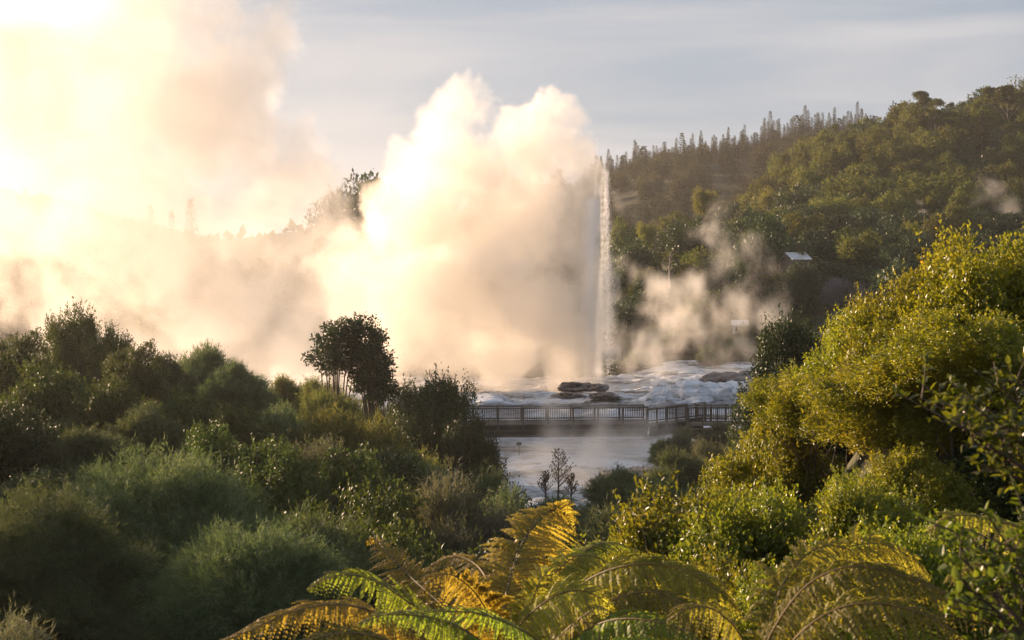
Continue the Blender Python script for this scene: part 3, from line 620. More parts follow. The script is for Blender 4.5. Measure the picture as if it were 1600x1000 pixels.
# ------------------------------------------------------------ left bank, valley and right bank plants (singly named)
NEAR=[
# left skyline
('midtree',118,466,110,56,'tall lumpy leafy tree sticking up highest at the left','tree'),
('midtree',172,500,90,54,'leafy tree shoulder just right of the highest left tree','tree'),
('leafy',30,512,110,50,'green leafy shrub at the left edge of the picture skyline','shrub'),
('leafy',212,530,80,50,'small leafy shrub on the skyline right of the highest left tree','shrub'),
('feather',315,536,120,62,'flat topped dark feathery tree on the left skyline','tree'),
('feather',360,562,80,60,'lower feathery crown stepping down right of the flat topped tree','shrub'),
('feather',400,588,70,66,'thin dark feathery shrub right of the flat topped tree','shrub'),
('leafy_dark',255,548,70,57,'dark leafy shrub between the highest left tree and the flat topped one','shrub'),
('feather_gold',445,588,60,74,'sunlit brownish shrub on the skyline left of the open forked tree','shrub'),
('feather_gold',490,592,60,72,'brown tufted shrub at the left foot of the open forked tree','shrub'),
# below skyline
('leafy_dark',540,612,80,82,'dark shrub right behind the stems of the open forked tree','shrub'),
('leafy',590,618,80,80,'leafy shrub between the open forked tree and the dense domed tree','shrub'),
('feather',505,606,70,84,'feathery dark shrub on the skyline just left of the forked tree stems','shrub'),
('leafy_dark',455,598,60,86,'small dark shrub on the skyline in front of the lowest steam','shrub'),
('leafy',75,560,170,44,'broad green shrub below the highest left tree','shrub'),
('leafy',175,585,130,42,'leafy shrub with lit yellow leaves left of the centre of the left bank','shrub'),
('leafy_dark',20,620,150,36,'dark leafy shrub low at the left edge','shrub'),
('leafy',290,600,120,48,'leafy shrub directly under the flat topped feathery tree','shrub'),
('leafy',375,625,110,46,'bright leafed shrub below the thin dark feathery shrub','shrub'),
('feather',445,630,90,50,'dull feathery shrub left of the yellow lit feathery shrub','shrub'),
('feather_gold',560,622,100,48,'yellow lit feathery shrub in front of the open forked tree','shrub'),
('feather_gold',505,612,90,60,'dry golden shrub behind the yellow lit one','shrub'),
('feather',235,630,130,40,'dark feathery shrub behind the huge grey green bush','shrub'),
('leafy',330,655,130,36,'leafy green shrub right behind the top of the huge grey green bush','shrub'),
('leafy',430,680,130,34,'leafy shrub at the right shoulder of the huge grey green bush','shrub'),
('feather_grey',480,690,90,38,'greyish feathery shrub in the middle of the left bank','shrub'),
('leafy',545,690,100,38,'green shrub just below the yellow lit feathery shrub','shrub'),
('leafy_dark',600,690,100,42,'dark green round shrub under the dense domed tree','shrub'),
('feather',660,700,100,44,'feathery shrub at the foot of the dense domed tree','shrub'),
('feather_gold',625,680,60,50,'small pale golden shrub left of the foot of the dense domed tree','shrub'),
('feather_grey',700,757,110,33,'pale tipped feathery bush in front of the valley, dark below','shrub'),
('feather',720,728,110,44,'soft green shrub behind the pale tipped feathery bush','shrub'),
('leafy_dark',770,745,100,42,'dark leafy shrub right of the pale tipped feathery bush','shrub'),
('feather',800,765,110,38,'feathery green shrub in the valley left of the bare sapling','shrub'),
('leafy',560,750,140,30,'broad leafy shrub in the middle of the left bank','shrub'),
('feather',490,770,130,27,'feathery shrub overlapping the right side of the huge grey green bush','shrub'),
('leafy',620,800,130,26,'leafy green shrub above the curled fern tip','shrub'),
('feather',540,840,140,22,'feathery green shrub above the left fern frond','shrub'),
('leafy_dark',690,850,140,24,'dark shrub between the curled frond and the pale tipped bush','shrub'),
('leafy_dark',790,830,120,27,'dark shrub directly left of the tall orange fern frond','shrub'),
# huge bushes
('feather_big',250,672,380,22,'huge soft grey green feathery bush filling the lower left','bush'),
('feather_big',70,760,300,17,'large feathery bush in the lower left corner','bush'),
('feather_big',395,790,260,18,'large feathery bush at the lower right side of the huge one','bush'),
('feather_grey',25,965,110,11,'mauve grey twiggy shrub in the bottom left corner','shrub'),
# valley and right
('feather',880,770,100,52,'low green shrub under the bare sapling','shrub'),
('feather',975,716,95,55,'dense rounded dark green shrub standing against the steam','shrub'),
('feather',1030,745,90,52,'soft green shrub right of the rounded dark green one','shrub'),
('feather',930,800,100,42,'feathery shrub just above the pale arching fern frond','shrub'),
('leafy_dark',860,800,110,36,'dark green shrub behind the tall orange fern frond','shrub'),
('feather',990,790,110,36,'green shrub behind the left end of the glossy shrubs','shrub'),
('feather',1060,700,80,58,'soft green shrub below the left end of the right landing','shrub'),
('feather_grey',1110,690,90,62,'greyish shrub beneath the middle of the right landing','shrub'),
('leafy',1160,665,80,66,'leafy shrub beneath the right end of the landing','shrub'),
('feather_grey',1065,668,80,84,'grey green misty shrub under the ramped walkway','shrub'),
('feather_grey',1125,662,80,86,'grey green shrub close below the right landing','shrub'),
('feather',1040,680,50,84,'dull misty shrub at the right end of the mist under the bridge','shrub'),
('leafy',1130,715,120,48,'leafy green shrub behind the top of the front glossy shrub','shrub'),
# big trees
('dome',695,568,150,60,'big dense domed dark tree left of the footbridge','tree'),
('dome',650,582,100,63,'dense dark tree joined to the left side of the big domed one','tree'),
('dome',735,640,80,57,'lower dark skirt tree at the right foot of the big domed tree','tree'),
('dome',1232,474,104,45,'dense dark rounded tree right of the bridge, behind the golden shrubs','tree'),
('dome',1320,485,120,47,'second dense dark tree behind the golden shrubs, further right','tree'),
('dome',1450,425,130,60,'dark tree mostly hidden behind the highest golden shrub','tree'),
# right golden mass
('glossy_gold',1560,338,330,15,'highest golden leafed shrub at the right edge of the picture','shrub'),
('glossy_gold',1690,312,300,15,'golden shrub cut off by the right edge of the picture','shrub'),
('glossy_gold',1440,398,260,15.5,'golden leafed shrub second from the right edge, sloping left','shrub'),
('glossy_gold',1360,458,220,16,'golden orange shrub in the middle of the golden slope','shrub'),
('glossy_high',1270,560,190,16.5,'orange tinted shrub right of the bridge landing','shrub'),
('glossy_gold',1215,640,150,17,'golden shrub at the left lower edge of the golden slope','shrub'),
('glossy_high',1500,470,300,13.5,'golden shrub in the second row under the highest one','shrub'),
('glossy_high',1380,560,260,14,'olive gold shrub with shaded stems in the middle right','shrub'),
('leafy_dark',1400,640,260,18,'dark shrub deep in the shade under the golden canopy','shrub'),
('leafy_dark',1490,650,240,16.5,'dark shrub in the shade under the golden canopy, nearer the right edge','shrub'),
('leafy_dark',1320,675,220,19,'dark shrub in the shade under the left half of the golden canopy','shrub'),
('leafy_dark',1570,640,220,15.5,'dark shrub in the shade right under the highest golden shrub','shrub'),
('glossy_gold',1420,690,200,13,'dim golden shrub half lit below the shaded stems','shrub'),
('glossy',1060,735,170,11.5,'glossy green shrub standing alone left of the golden slope','shrub'),
('glossy',1180,745,190,11,'glossy green shrub right of the one standing alone','shrub'),
('glossy',1345,728,220,10.5,'sunlit glossy shrub below the shaded stems','shrub'),
('glossy',985,808,100,12,'small glossy shrub low at the left end of the glossy row','shrub'),
('glossy',1120,845,160,9.5,'dark glossy shrub behind the big drooping fern frond','shrub'),
('glossy',1290,835,180,8.8,'glossy shrub behind the arching right fern frond','shrub'),
('glossy',1440,800,200,9,'glossy shrub in shade between the two right ferns','shrub'),
]
for k,px,py,w_,Y,lab,cat in NEAR:
    put(k,px,py,w_*(1.18 if k[:4]!='dome' else 1.1),Y,lab,cat,None)
# thicket filling the banks
rnd=random.Random(21)
FILL={'leafy':('leafy_shrub','low leafy shrub in the continuous thicket of the banks','low leafy shrubs of the bank thicket'),
'leafy_dark':('leafy_shrub','low dark leafy shrub in the continuous thicket of the banks','low dark shrubs of the bank thicket'),
'feather':('feathery_shrub','low soft feathery shrub in the continuous thicket of the banks','low feathery shrubs of the bank thicket')}
for x,y in scatter(-26,22,24,72,2.2,lambda x,y: inframe(x,y) and (x/y<-.015 or x/y>.155 or y<52),190):
    k=rnd.choice(['leafy','leafy_dark','feather','feather'])
    plant(k,x,y,HZ(x,y)-.15,rnd.uniform(1.3,1.9),rnd.uniform(1.3,2.2),FILL[k][1],'shrub',FILL[k][2],rnd=rnd)
for x,y in scatter(-9,8,11,26,1.7,lambda x,y: inframe(x,y),45):
    plant('leafy_dark',x,y,HZ(x,y)-.15,rnd.uniform(1.0,1.3),rnd.uniform(.9,1.4),'small dark shrub in the shade on the slope just below the viewpoint','shrub','small dark shrubs just below the viewpoint',rnd=rnd)

# open forked tree against the steam
def open_tree(px,pyt,pyb,wpx,Y,label,seed):
    x,_,zt=P(px,pyt,Y); zb=HZ(x,Y); h=zt-zb; r_=random.Random(seed); rng=np.random.default_rng(seed)
    o=empty('forked_tree',(x,Y,zb)); tag(o,label,'tree'); mb=MB(); s=1/F*Y
    V_=[];F_=[];b=0
    tips=[(-52,28),(-38,12),(-20,8),(-58,52),(-34,38),(10,6),(28,2),(42,20),(22,28),(0,22),(55,48),(38,52),(60,70),(20,60),(48,82),(66,96),(-44,66),(30,90),(8,44),(-10,34),(12,58),(-24,52),(46,36),(30,40),(50,62),(40,78),(60,88),(70,108),(50,110),(20,78),(2,66),(-50,40),(-30,26)]
    for i,(dx,dy) in enumerate(tips):
        dy+=2; z=h-dy*s; xx=dx*s*wpx/125; yy=rng.normal()*.7
        base=Vector((-.55 if dx<5 else .75,0,h*.42 if dx<5 else h*.38)); tip=Vector((xx,yy,z)); mid=base.lerp(tip,.5)+Vector((xx*.18,0,-.1))
        mb.tube([base,mid,tip],[.05,.035,.015],5)
        nl_=620; rad=rng.uniform(.32,.72)
        d=rsph(rng,nl_); sub=np.array(tip)+rsph(rng,9)*np.array([1,1,.6])*rad*.8; p=sub[rng.integers(0,9,nl_)]+d*rng.uniform(.05,.26,(nl_,1))*1.2
        L_=.15*rng.uniform(.6,1.3,nl_); vv,ff=leaf_mesh('f',p,unit(d+rsph(rng,nl_)),unit(d+rsph(rng,nl_)*.7),L_,L_*.5,None,0); V_.append(vv);F_.append(ff+b);b+=len(vv)
    for sx in(-.55,.75):
        mb.tube([(sx*.3,0,-.5),(sx*.7,0,h*.2),(sx,0,h*.43)],[.17,.13,.09],7)
    mb.build('trunk',M['bark'],o,True); link('crown',npmesh('crown',np.concatenate(V_),np.concatenate(F_),M['dark']),o)
open_tree(550,506,640,96,62,'open forked tree with visible pale stems silhouetted against the steam',4)

# near branches at the right edge
def leafy_branch(name,base,tips,label,nleaf,leaf,mat,seed):
    rng=np.random.default_rng(seed); o=empty(name,base); tag(o,label,'branch'); mb=MB(); V_=[];F_=[];b=0; bb=Vector(base)
    for t in tips:
        tp=Vector(t)-bb; mid=tp*.5+Vector((0,0,-.10*tp.length)); mb.tube([(0,0,0),mid*.5+Vector((0,0,-.03)),mid,tp*.8+Vector((0,0,-.02)),tp],[.016,.012,.009,.006,.003],5)
        for k in range(14):
            a=.25+.75*k/13; p0=(mid*(a/.5) if a<.5 else mid.lerp(tp,(a-.5)/.5)); d=Vector(rng.normal(size=3)); d=(d.normalized()+tp.normalized()*.7+Vector((0,0,.5))).normalized(); ln=.16*rng.uniform(.5,1.2)
            p1=p0+d*ln; mb.tube([p0,p1],[.004,.002],4)
            n=nleaf; s=rng.uniform(.15,1.05,(n,1)); c_=np.array(p0)+np.array(d)*ln*s; D=unit(np.array(d)*.55+rsph(rng,n)*.85+np.array([0,0,.25])); N=unit(rsph(rng,n)*.6+np.array([0,0,1]))
            L_=leaf*rng.uniform(.6,1.25,n); vv,ff=leaf_mesh('f',c_,D,N,L_,L_*.55,None,2); V_.append(vv);F_.append(ff+b);b+=len(vv)
    mb.build('stems',M['bark'],o); link('leaves',npmesh('leaves',np.concatenate(V_),np.concatenate(F_),mat),o)
leafy_branch('leafy_branch',P(1760,760,5.6),[P(*q) for q in[(1440,622,5.5),(1470,650,5.2),(1500,606,5.7),(1530,640,5.4),(1560,600,5.6),(1590,590,5.5),(1520,690,5.3),(1570,700,5.6),(1600,650,5.4),(1550,735,5.5),(1610,740,5.7),(1480,632,5.8)]],
 'bright green leafy branch reaching in from the right edge, upper one',10,.042,M['glossy'],3)
leafy_branch('leafy_branch',P(1740,1060,4.6),[P(*q) for q in[(1490,830,4.5),(1500,870,4.3),(1530,850,4.6),(1560,830,4.4),(1590,860,4.5),(1510,915,4.3),(1550,930,4.5),(1590,920,4.4),(1530,960,4.5),(1600,800,4.6)]],
 'bright green leafy branch in the lower right corner over the fern',10,.036,M['glossy'],4)

# ------------------------------------------------------------ tree ferns
def catmull(pts,n):
    p=[2*pts[0]-pts[1]]+pts+[2*pts[-1]-pts[-2]]; out=[]
    for i in range(n):
        u=i/(n-1)*(len(pts)-1); k=min(int(u),len(pts)-2); t=u-k; a,b,c_,d=p[k],p[k+1],p[k+2],p[k+3]
        out.append(.5*((2*b)+(-a+c_)*t+(2*a-5*b+4*c_-d)*t*t+(-a+3*b-3*c_+d)*t**3))
    return np.array(out)
def frond(root,pxs,plen,mat,up=(0,-.5,1),droop=.35,seed=0,label=None,taper0=.35,fw=.35,npin=None,curl=0):
    rng=np.random.default_rng(seed+900); base=np.array(root.location)
    pts=[np.array(P(*q))-base for q in pxs]; Ys=np.mean([q[2] for q in pxs]); Lmax=plen/F*Ys
    n=150; C_=catmull(pts,n); seg=np.linalg.norm(np.diff(C_,axis=0),axis=1); tot=seg.sum(); cum=np.concatenate([[0],np.cumsum(seg)])/tot
    T=unit(np.gradient(C_,axis=0)); up=np.array(up,float)
    f=empty('frond'); f.parent=root
    if label: f['label']=label
    mb=MB(); mb.tube([tuple(q) for q in C_[::5]],[.007*(1-.8*i/30) for i in range(len(C_[::5]))],5)
    Cs=[];Ds=[];Ns=[];Ls=[];mids=MB()
    npin=npin or int(tot/.031)
    for k in range(npin):
        s=.10+.895*(k+.5)/npin; i=min(int(np.searchsorted(cum,s)),n-1); c0=C_[i]; t=T[i]
        side=unit(np.cross(t,up)); nrm=unit(np.cross(side,t))
        L_=Lmax*min(1,taper0+(s-.1)/.30*(1-taper0))*(1-max(0,(s-.40)/.60)**1.7)+.012
        for sg in(-1,1):
            if rng.random()<.05: continue
            l=L_*rng.uniform(.70,1.15); d0=unit(side*sg+t*(fw+.5*s)+rng.normal(size=3)*.10)
            m=max(4,int(l/.0095)); a=np.linspace(.05,1,m)
            g_=np.array([0,0,-1.0])*droop*rng.uniform(.55,1.5)
            cc=c0+d0*(l*a)[:,None]+g_*(l*a**2.0)[:,None]+t*(l*.18*a**2)[:,None]
            ax=unit(np.gradient(cc,axis=0)); sd_=unit(np.cross(ax,nrm)); 
            pl=.30*Lmax*.42*(1-a**1.8*.85)*(.55+.45*min(1,l/Lmax)); pl=np.clip(pl*1.1,.004,.034)
            for s2 in(-1,1):
                D=unit(sd_*s2+ax*.55+nrm*(-.30)+g_*.25+rng.normal(size=(m,3))*.13)
                Cs.append(cc);Ds.append(D);Ns.append(unit(nrm+rng.normal(size=(m,3))*.25));Ls.append(pl*rng.uniform(.8,1.15,m))
            if m>3: mids.tube([tuple(q) for q in cc[::max(1,m//4)]],[.0022]*len(cc[::max(1,m//4)]),3)
    Cs=np.concatenate(Cs);Ds=np.concatenate(Ds);Ns=np.concatenate(Ns);Ls=np.concatenate(Ls)
    V,Fc=leaf_mesh('l',Cs,Ds,Ns,Ls,np.clip(Ls*.60,.006,.016),None,0)
    mb.build('stalk',M['fernstalk'],f); mids.build('pinna_ribs',M['fernstalk'],f); link('leaflets',npmesh('leaflets',V,Fc,mat),f)
M['fernstalk']=surf_mat('fern_stalk',[(0,(.10,.06,.02)),(1,(.22,.15,.05))],8,.6,0)
def fern_root(px,py,Y,label,rz=0):
    x,_,z=P(px,py,Y); o=empty('tree_fern',(x,Y,z)); tag(o,label,'tree fern'); mb=MB(); zg=HZ(x,Y)-z
    mb.tube([(0,.05,zg-.2),(0.02,.02,zg*.5),(0,0,.02)],[.13,.10,.08],10); mb.build('trunk',M['bark'],o); return o
f1=fern_root(800,1075,8,'big central tree fern with orange brown and green fronds')
FB,FG,FO=M['frond_brown'],M['frond_green'],M['frond_olive']
frond(f1,[(795,1060,8),(785,980,8.1),(795,910,8.3),(820,840,8.6),(858,798,8.9),(884,806,9.1),(893,832,9.2)],84,FB,(-.2,-1,.25),.42,1,'tall orange brown frond arching to the right at the centre',.5)
frond(f1,[(770,1060,8),(740,1000,8),(690,945,8.2),(640,900,8.5),(604,862,8.7),(590,846,8.8),(578,843,8.8),(577,850,8.8)],62,FB,(.1,-1,.5),.30,2,'narrow upright brown frond with a curled tip',.7)
frond(f1,[(770,1070,8),(700,990,7.6),(630,935,7.4),(570,902,7.2),(515,902,7.1),(480,922,7.0)],70,FG,(.1,-.75,1),.55,3,'bright green frond arching left with a drooping tip')
frond(f1,[(760,1090,8),(690,1020,7.2),(620,972,6.8),(540,945,6.5),(460,955,6.3),(390,985,6.2),(325,1010,6.1)],84,FB,(.1,-.7,1),.75,4,'long brown frond arching to the bottom left')
frond(f1,[(790,1060,8),(775,960,8.6),(755,895,9.2),(720,870,9.5),(685,878,9.6),(660,900,9.6)],52,FB,(0,-.8,.8),.5,5,'small brown arching frond behind, left of the tall one')
frond(f1,[(790,1080,8),(775,990,7.7),(745,930,7.5),(705,898,7.4),(675,905,7.3),(662,930,7.3)],74,FB,(-.2,-.9,.6),.75,6,'brown hooded frond drooping in front of the tall one')
frond(f1,[(820,1090,7.6),(760,1010,6.9),(690,970,6.5),(610,960,6.3),(560,975,6.2)],80,FG,(.2,-.6,1),.45,7,'wide bright green frond along the bottom edge, left')
frond(f1,[(905,1090,7.8),(850,1010,7.0),(770,965,6.6),(700,955,6.5),(640,962,6.4)],72,FG,(.2,-.6,1),.4,17,'bright green frond along the bottom edge, behind the widest')
frond(f1,[(810,1060,8),(845,950,8.8),(890,880,9.6),(935,850,10.2),(975,852,10.5),(995,870,10.6)],60,FG,(0,-.7,1),.4,8,'pale green frond arching away to the right at the back')
frond(f1,[(820,1070,8),(850,980,7.8),(905,915,7.6),(975,884,7.4),(1050,886,7.3),(1110,915,7.2),(1165,962,7.2)],105,FO,(-.1,-.65,1),.85,9,'large olive frond arching right with hanging leaflets')
frond(f1,[(820,1070,8),(880,1010,7.3),(950,970,7.0),(1030,972,6.8),(1090,1000,6.7),(1120,1030,6.6)],95,FG,(0,-.5,1),.7,10,'dark green frond under the large olive one')
frond(f1,[(810,1060,8),(830,970,8.1),(860,905,8.2),(905,868,8.4),(950,880,8.6),(985,915,8.7)],62,FO,(-.1,-.8,.8),.5,11,'small olive frond between the tall brown and the large olive one')
frond(f1,[(800,1070,8),(815,990,8),(835,930,8),(850,900,8.0),(880,905,8.0)],60,FO,(-.2,-1,.4),.5,18,'short olive frond at the heart of the fern')
frond(f1,[(810,1090,8),(860,1010,7.6),(930,950,7.3),(1010,925,7.2),(1070,945,7.1),(1105,985,7.0)],95,FO,(-.1,-.6,1),.9,19,'inner olive frond hanging below the large olive one')
frond(f1,[(790,1090,7.6),(800,1000,7.4),(845,945,7.3),(900,922,7.25),(945,940,7.2),(965,970,7.2)],80,FO,(-.1,-.7,1),.7,21,'golden frond in the middle between the tall brown and the large olive one')
frond(f1,[(850,1100,7.2),(900,1035,6.8),(965,1005,6.6),(1030,1008,6.5),(1075,1030,6.5)],80,FG,(0,-.5,1),.6,22,'green frond cut by the bottom edge right of the middle')
frond(f1,[(720,1100,7.2),(640,1020,6.6),(560,990,6.3),(480,1000,6.1),(430,1030,6.0)],84,FO,(.1,-.6,1),.6,23,'olive frond cut by the bottom edge at the left')
frond(f1,[(770,1060,8.4),(735,985,8.6),(700,930,8.8),(650,915,8.9),(610,930,8.9),(590,955,8.9)],62,FG,(.1,-.8,.9),.5,24,'green frond between the curled one and the left green one')
frond(f1,[(800,1060,8.4),(800,960,8.8),(830,890,9.2),(870,862,9.5),(900,870,9.7)],62,FB,(-.2,-1,.4),.5,25,'golden brown frond right behind the tall one')
f2=fern_root(1180,1060,6.6,'tree fern at the lower right with one long arching frond')
frond(f2,[(1185,1060,6.6),(1200,985,6.6),(1222,915,6.7),(1262,865,6.8),(1300,852,6.9),(1325,862,6.9),(1345,885,6.9)],72,FO,(-.3,-.9,.5),.8,12,'short upright arching olive frond with a curled over tip',.5)
frond(f2,[(1185,1060,6.6),(1205,990,6.5),(1260,915,6.4),(1330,885,6.3),(1410,900,6.2),(1490,935,6.1),(1560,972,6.0)],92,FO,(-.1,-.6,1),.95,13,'long olive frond arching right with hanging leaflets',.4)
frond(f2,[(1200,1090,6.6),(1260,1020,6.0),(1330,985,5.8),(1410,980,5.7),(1480,1000,5.6),(1530,1030,5.6)],80,FG,(0,-.5,1),.7,14,'green frond along the bottom right edge')
frond(f2,[(1190,1060,6.8),(1225,980,7.0),(1270,900,7.3),(1320,858,7.5),(1375,850,7.6),(1425,872,7.7),(1455,905,7.8)],84,FO,(-.1,-.8,.7),.7,31,'tall golden frond behind the long arching one')
frond(f2,[(1180,1080,6.4),(1160,1000,6.2),(1120,955,6.1),(1075,950,6.0),(1040,975,6.0)],70,FO,(.1,-.7,1),.7,32,'short frond of the right fern bending left')
frond(f2,[(1190,1080,6.2),(1240,1000,5.9),(1310,950,5.8),(1390,945,5.7),(1460,968,5.6),(1510,1000,5.6)],88,FO,(-.1,-.6,1),.8,33,'golden frond right under the long arching one')
f3=fern_root(1720,1000,7.2,'tree fern at the right edge, mostly behind the leafy branch')
frond(f3,[(1720,1000,7.2),(1690,900,7.0),(1620,838,6.9),(1550,812,6.8),(1490,806,6.7),(1450,830,6.7)],80,FO,(.1,-.6,1),.75,15,'olive frond reaching left from the right edge')
frond(f3,[(1720,1010,7.2),(1680,940,6.8),(1610,890,6.6),(1540,880,6.5),(1480,905,6.4)],80,FO,(.1,-.6,1),.8,16,'lower olive frond reaching left from the right edge')
print('near',time.time()-T0)

# ------------------------------------------------------------ steam
def steam_mat(name,col,aniso):
    m=bpy.data.materials.new(name); m.use_nodes=True; nt=m.node_tree; nt.nodes.remove(nt.nodes['Principled BSDF'])
    v=nt.nodes.new('ShaderNodeVolumePrincipled'); v.inputs['Color'].default_value=(*col,1); v.inputs['Density'].default_value=1; v.inputs['Anisotropy'].default_value=aniso
    nt.links.new(v.outputs[0],nt.nodes['Material Output'].inputs['Volume']); return m
MS=steam_mat('steam',(.99,.955,.905),.40)  # warm tint puts part of the peach sun glow into the steam colour
def steam(name,blobs,vox,dens,amp,scale,edge,warp,k,label,det=6,rough=.6,sq=(1,1,1),pad=1,mat=None,var=None):
    pts=[]
    for b in blobs:
        px,py,r,Y=b[:4]; pts.append((P(px,py,Y),r/F*Y))
    pl=(pad,)*6 if not isinstance(pad,tuple) else pad
    lo_=[min(c_[i]-r for c_,r in pts)-pl[i] for i in range(3)]; hi=[max(c_[i]+r for c_,r in pts)+pl[3+i] for i in range(3)]
    me=bpy.data.meshes.new(name); o=bpy.data.objects.new(name,me); COL.objects.link(o)
    t=bpy.data.node_groups.new(name,'GeometryNodeTree'); t.interface.new_socket('Geometry',in_out='OUTPUT',socket_type='NodeSocketGeometry')
    g=G(t); pos=g.n('GeometryNodeInputPosition').outputs[0]
    q=g.v('MULTIPLY',pos,sq)
    wn=g.v('SUBTRACT',g.noise(q,scale*.5,2,col=True),(.5,.5,.5)); wp=g.v('ADD',pos,g.v('SCALE',wn,sc=warp))
    d=None
    for c_,r in pts:
        di=g.m('SUBTRACT',g.v('DISTANCE',wp,c_),r)
        d=di if d is None else g.m('SMOOTH_MIN',d,di,k)
    f=g.noise(q,scale,det,rough,dist=.3)
    x=g.m('SUBTRACT',g.m('MULTIPLY',g.m('SUBTRACT',f,.5),amp),d)
    den=g.m('MULTIPLY',g.ss(x,0.0,edge),dens)
    if var: den=g.m('MULTIPLY',den,g.ss(g.noise(g.v('ADD',q,(31,7,13)),scale*var[0],5,.6,dist=.5),.40,.60,var[1],1.0))
    vc=g.n('GeometryNodeVolumeCube'); g.inp(vc,'Density',den); vc.inputs['Min'].default_value=lo_; vc.inputs['Max'].default_value=hi
    for i,a in enumerate(('Resolution X','Resolution Y','Resolution Z')): vc.inputs[a].default_value=max(8,int((hi[i]-lo_[i])/vox))
    s_=g.n('GeometryNodeSetMaterial'); t.links.new(vc.outputs[0],s_.inputs[0]); s_.inputs['Material'].default_value=mat or MS
    go=g.n('NodeGroupOutput'); t.links.new(s_.outputs[0],go.inputs[0])
    md=o.modifiers.new('steam','NODES'); md.node_group=t; me.materials.append(mat or MS)
    return tag(o,label,'steam',kind='stuff')
B=[(737,140,26,133),(725,185,50,134),(700,245,80,135),(645,235,30,137),(825,185,42,134),(860,190,36,133),(845,235,70,133),(890,250,34,132),(905,290,38,131),(780,330,120,135),(680,360,120,137),(870,350,68,132),(888,450,58,130),(915,420,30,130),(912,350,30,130),(918,480,26,130),(600,560,60,130),(720,590,40,127),(640,590,40,127),(800,592,38,127),(860,588,30,128),(560,590,40,128),(780,470,120,131),(660,500,105,131),(905,500,38,130),(900,555,30,130),(800,560,60,128),(700,560,70,128),(625,395,78,138),(590,510,90,132)]
B+=[(500,575,45,129),(465,600,26,128),(915,330,26,130),(918,400,26,130),(922,520,22,130),(925,450,22,130),(560,450,60,131),(870,545,36,130),(895,575,24,129),(850,580,34,129),(912,570,20,129.5),(830,520,60,130),(935,560,9,129.5),(926,480,20,130),(924,400,20,130),(560,520,50,130),(570,380,45,133)]
steam('geyser_steam',B,.21,.36,12,.18,.7,3.5,2.0,'towering billow of golden steam blown left from the geyser jet',det=8,rough=.64,pad=(7,4,1,1.2,4,4),var=(1.1,.22))
B=[(520,430,105,115),(480,540,100,111),(400,330,120,120),(330,200,120,120),(330,90,95,120),(250,10,130,122),(120,60,190,127),(60,240,190,127),(200,150,170,123),(200,340,140,125),(300,420,140,120),(380,520,110,115),(150,470,110,120),(20,430,90,123),(250,560,100,115),(440,250,45,118),(400,110,55,118),(410,40,50,118),(455,200,40,118),(480,270,40,117),(500,330,60,116),(-80,100,120,130)]
B+=[(540,470,75,122),(490,390,75,120),(455,310,60,120),(560,540,60,122),(440,450,90,118),(500,352,30,121),(575,430,50,121),(560,500,60,120),(620,480,50,122),(540,395,30,121),(600,440,60,122),(610,540,60,123),(660,470,60,124),(470,560,70,120),(380,430,100,118)]
B+=[(300,470,60,113),(420,500,60,113),(500,470,50,114),(360,380,50,113),(450,400,45,113)]
steam('drifting_steam',B,.27,.165,14,.14,1.4,4,3.0,'huge glowing cloud of drifted steam filling the upper left',det=8,rough=.64,pad=(2,5,2,6,5,5),var=(.9,.18))
B=[(1125,330,14,150),(1110,365,24,148),(1165,375,26,148),(1130,410,36,146),(1085,440,36,145),(1040,450,40,144),(995,480,40,143),(1150,470,50,145),(1190,490,30,143),(1100,530,50,140),(1170,550,40,136),(1030,560,50,132),(1120,590,40,128),(980,590,24,126),(975,330,18,150),(985,420,30,146),(970,520,30,140),(1060,500,50,142),(1000,540,40,136),(1140,400,22,148),(1180,440,30,146),(1200,500,26,143)]
steam('side_steam',B,.22,.42,12,.26,5.0,4,2,'wispy orange steam rising right of the jet in front of the dark trees',det=7,rough=.6,sq=(1.1,1,.7))
B=[(800,650,22,96),(860,640,34,97),(930,650,36,97),(860,700,50,92),(940,710,60,90),(1000,700,40,88),(820,745,36,88),(900,750,50,84),(1010,650,26,95)]
B+=[(850,735,50,84),(920,725,60,86),(990,700,50,88),(800,720,36,86),(1040,690,40,90)]
steam('bridge_steam',B,.14,.24,4.5,.45,1.6,1.5,1.5,'low mauve steam drifting under and over the footbridge',det=6,rough=.6)
B=[(1445,335,10,200),(1470,362,14,200),(1438,318,6,201),(1485,375,14,199)]
steam('steam_wisp',B,.2,.22,4,.45,1.0,1.5,1.5,'small thin wisp of steam rising at the foot of the right hill')
B=[(1550,290,24,205),(1575,330,24,205),(1530,310,18,205),(1510,350,18,204)]
steam('steam_wisp',B,.25,.10,5,.35,1.8,2,2,'faint brownish wisp of steam before the right edge of the hill')
B=[(760,592,14,126),(700,600,14,124),(860,596,12,126),(1000,600,16,124),(1060,585,18,130),(1150,588,14,132),(640,600,14,124)]
steam('terrace_steam',B,.18,.22,3.5,.4,1.4,1.5,1.5,'thin steam hugging the wet terrace round the geyser',sq=(.5,.5,2))

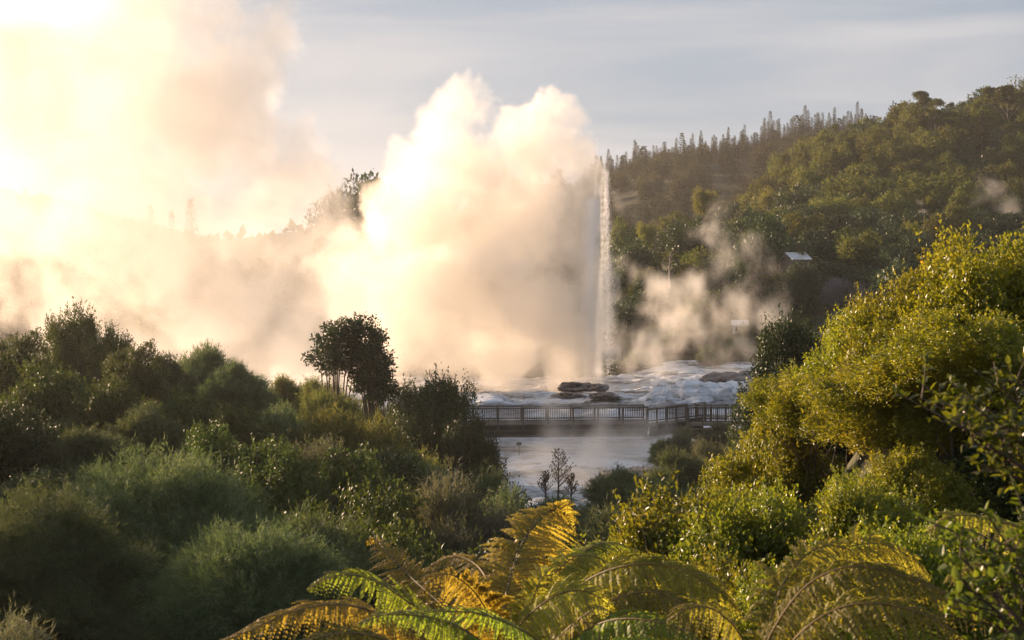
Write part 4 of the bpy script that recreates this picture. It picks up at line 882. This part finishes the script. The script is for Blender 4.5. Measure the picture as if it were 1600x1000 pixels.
# jet of water: dense spray column plus flung droplets
B=[]
for k in range(34):
    t=k/33; B.append((922+11*t,590-300*t,20-6*t,130.2)); B.append((878-6*t,592-110*t,30,131.2)); B.append((905,594-90*t,20,130.6))
steam('jet_steam',B,.14,.55,3.2,.45,.6,1.5,.8,'dense bright curtain of steam falling straight down along the jet',det=7,rough=.62,sq=(1.2,1.2,.3),pad=1)
MJ=steam_mat('water_spray',(.97,.98,1.0),.5)
B=[]
for k in range(30):
    t=k/29; B.append((926+8*t,592-300*t,6-1*t,128.2)); B.append((936+8*t,592-322*t,11-4*t,141))
for k in range(24):
    t=k/23; B.append((914+12*t,590-270*t,8+8*t,129.6))
for k in range(14):
    t=k/13; B.append((935-1*t,300-46*t,7-5.2*t,141)); B.append((944+2*t,300-38*t,6-4.6*t,141))
SL=[]
for k in range(20):
    t=k/19; SL.append((856-66*t,596-150*t+20*t*t,6+9*t,128.3))
steam('slanted_jet',SL,.12,.9,3.0,.6,.9,.8,.6,'shorter slanted spray jet leaning left of the tall jet, in shadow',det=6,rough=.65,sq=(1.5,1.5,.5),pad=.5,mat=MJ)
steam('water_jet',B,.10,1.6,2.0,1.0,.7,.8,.4,'tall narrow jet of water and spray shooting up at the right side of the steam',det=6,rough=.68,sq=(2.2,2.2,.16),pad=.5,mat=MJ)
rng=np.random.default_rng(77); n=5200
t=rng.random(n)**.8; xx=X(947,141)+np.abs(rng.normal(size=n))*.38*(1.15-t)+rng.normal(size=n)*.12; zz=CZ+(500-(592-t*325))/F*141; yy=141+rng.normal(size=n)*.9
C_=np.stack([xx,yy,zz],1); q=rng.uniform(.012,.034,n)
o8=np.array([[1,0,0],[-1,0,0],[0,1,0],[0,-1,0],[0,0,1.6],[0,0,-1.6]],float); V=(C_[:,None,:]+o8[None]*q[:,None,None]).reshape(-1,3)
f8=np.array([[0,2,4],[2,1,4],[1,3,4],[3,0,4],[2,0,5],[1,2,5],[3,1,5],[0,3,5]]); Fc=(np.arange(n)[:,None,None]*6+f8[None]).reshape(-1,3)
md_=bpy.data.materials.new('water_droplets'); md_.use_nodes=True; b_=md_.node_tree.nodes['Principled BSDF']; b_.inputs['Base Color'].default_value=(.8,.8,.82,1); b_.inputs['Roughness'].default_value=.2
tag(link('water_droplets',npmesh('water_droplets',V,Fc,md_)),'fine water droplets flung off the right side of the jet','water droplets',kind='stuff')

# ------------------------------------------------------------ haze
mb=MB(); zb=float(min((Zg.min(),HZ(0,60)-1,HZ(-40,90))))-6; mb.box((0,0,(zb+132)/2),(3200,3200,132-zb))
hz=mb.build('haze',None); tag(hz,'thin golden morning haze filling the valley','haze',kind='stuff')
m=bpy.data.materials.new('haze'); m.use_nodes=True; nt=m.node_tree; nt.nodes.remove(nt.nodes['Principled BSDF'])
v=nt.nodes.new('ShaderNodeVolumePrincipled'); v.inputs['Color'].default_value=(1,.97,.93,1); v.inputs['Density'].default_value=.00022; v.inputs['Anisotropy'].default_value=.55
nt.links.new(v.outputs[0],nt.nodes['Material Output'].inputs['Volume']); hz.data.materials.append(m)
print('end',time.time()-T0, len(bpy.data.objects))
